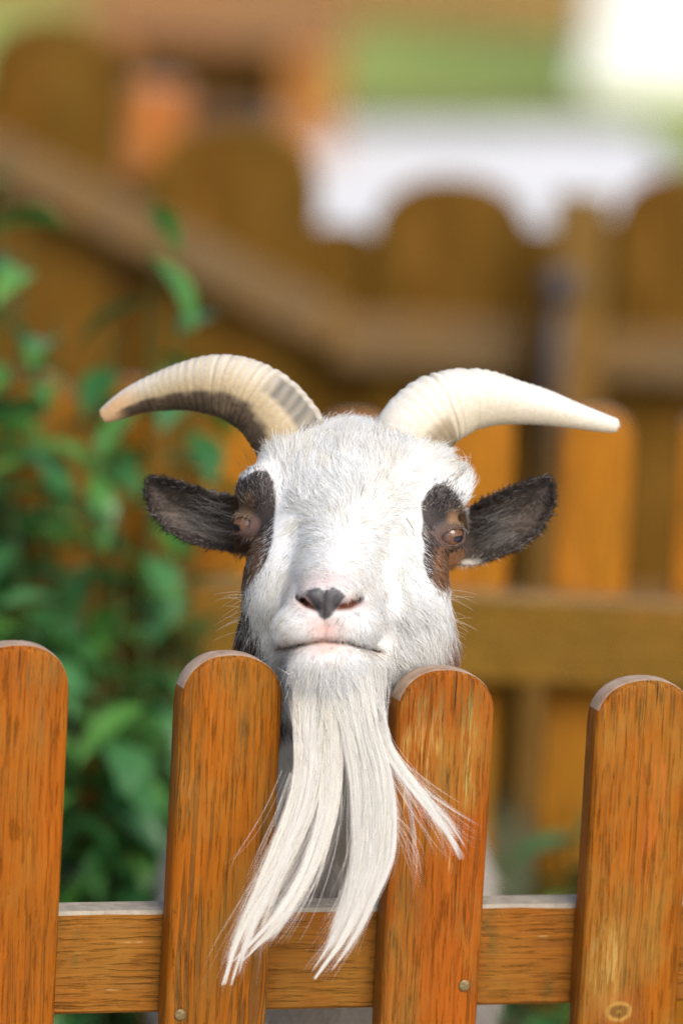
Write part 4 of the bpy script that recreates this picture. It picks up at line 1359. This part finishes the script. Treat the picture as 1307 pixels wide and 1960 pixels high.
CL_L = [(572, 866, 305, 70), (559, 839, 300, 75), (545, 815, 302, 75.5), (513, 777, 310, 73), (476, 753, 322, 69), (438, 739, 334, 65), (399, 735, 346, 59), (355, 738, 360, 49), (306, 749, 376, 39), (266, 761, 390, 31), (235, 776, 400, 25.5), (208, 791, 408, 18.5), (194, 797.5, 412, 13)]
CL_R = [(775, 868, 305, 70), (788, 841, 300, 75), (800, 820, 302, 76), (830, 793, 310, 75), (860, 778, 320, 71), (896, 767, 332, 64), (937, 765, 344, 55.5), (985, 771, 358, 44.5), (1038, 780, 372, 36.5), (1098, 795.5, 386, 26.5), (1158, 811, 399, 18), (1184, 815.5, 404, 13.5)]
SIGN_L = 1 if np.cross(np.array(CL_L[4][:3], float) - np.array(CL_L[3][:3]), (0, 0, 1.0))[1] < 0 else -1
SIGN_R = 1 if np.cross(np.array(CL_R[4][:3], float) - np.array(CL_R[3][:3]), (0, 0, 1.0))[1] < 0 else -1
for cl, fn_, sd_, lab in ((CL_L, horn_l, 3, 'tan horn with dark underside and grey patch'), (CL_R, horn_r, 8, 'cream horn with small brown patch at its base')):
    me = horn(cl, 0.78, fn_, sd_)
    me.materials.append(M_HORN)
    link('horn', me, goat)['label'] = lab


# --- eyes
def eye_mat():
    t = NT('goat_eye')
    co = t.coord()
    sp = t.n('SeparateXYZ'); t.l(co, sp.inputs[0])
    r = t.math('SQRT', t.math('ADD', t.math('POWER', sp.outputs[0], 2.0), t.math('POWER', sp.outputs[1], 2.0)))
    e = 28.0 * S
    ang_ = t.noise(co, 900.0, 3.0)
    iris = t.mix(t.ramp(ang_, 0.35, 0.7), (0.17, 0.070, 0.022), (0.08, 0.030, 0.010))
    col = t.mix(t.ramp(r, 0.70 * e, 0.82 * e), iris, (0.12, 0.072, 0.06))
    px_ = t.math('DIVIDE', sp.outputs[0], 0.50 * e); py_ = t.math('DIVIDE', sp.outputs[1], 0.24 * e)
    pr_ = t.math('ADD', t.math('POWER', px_, 4.0), t.math('POWER', py_, 4.0))
    front_ = t.ramp(sp.outputs[2], 0.0, 0.001)
    col = t.mix(t.math('MULTIPLY', t.ramp(pr_, 1.3, 0.8), front_), col, (0.008, 0.008, 0.012))
    t.l(col, t.b.inputs['Base Color'])
    t.b.inputs['Roughness'].default_value = 0.1
    t.b.inputs['Specular IOR Level'].default_value = 0.5
    t.b.inputs['Coat Weight'].default_value = 0.25
    t.b.inputs['Coat Roughness'].default_value = 0.03
    return t.m


M_EYE = eye_mat()
for (ec, ed, er) in EYES:
    bm = bmesh.new()
    bmesh.ops.create_uvsphere(bm, u_segments=40, v_segments=24, radius=er * S)
    for v in bm.verts:                                   # the cornea bulges
        if v.co.z > 0.6 * er * S: v.co.z += (v.co.z - 0.6 * er * S) * 0.22
    me = bm_mesh('eye', bm, True); me.materials.append(M_EYE)
    e = link('eye', me, goat)
    P = frm(*ec)
    look = np.array(ed) + np.array([0.35 * np.sign(ed[0]), 0.22, 0.0])
    zdir = Vector(RT * look[0] - UP * look[1] + FW * look[2]).normalized()
    xdir = Vector((0, 0, 1)).cross(zdir).normalized(); ydir = zdir.cross(xdir)
    e.matrix_local = Matrix.Translation(Vector(P - G0)) @ Matrix((xdir, ydir, zdir)).transposed().to_4x4()
# the stained foot of the scene: four hooves
m_hoof = simple('hoof', (0.05, 0.045, 0.04), 0.3, 60.0, 0.5, 0.4)
for sx_ in (-1, 1):
    for (hx, hy) in ((0.080, 0.270), (0.082, 0.905)):
        bm = bmesh.new()
        bmesh.ops.create_cone(bm, cap_ends=True, segments=20, radius1=0.033, radius2=0.027, depth=0.036, matrix=Matrix.Translation((0, 0, 0.018)))
        for v in bm.verts:
            v.co.y *= 1.15
            if abs(v.co.x) < 0.006 and v.co.y < 0: v.co.y += 0.012      # cleft
        bmesh.ops.bevel(bm, geom=bm.edges[:], offset=0.002, segments=1, affect='EDGES')
        me = bm_mesh('hoof', bm); me.materials.append(m_hoof)
        link('hoof', me, goat, (hx * sx_, hy - 0.45, 0.0))
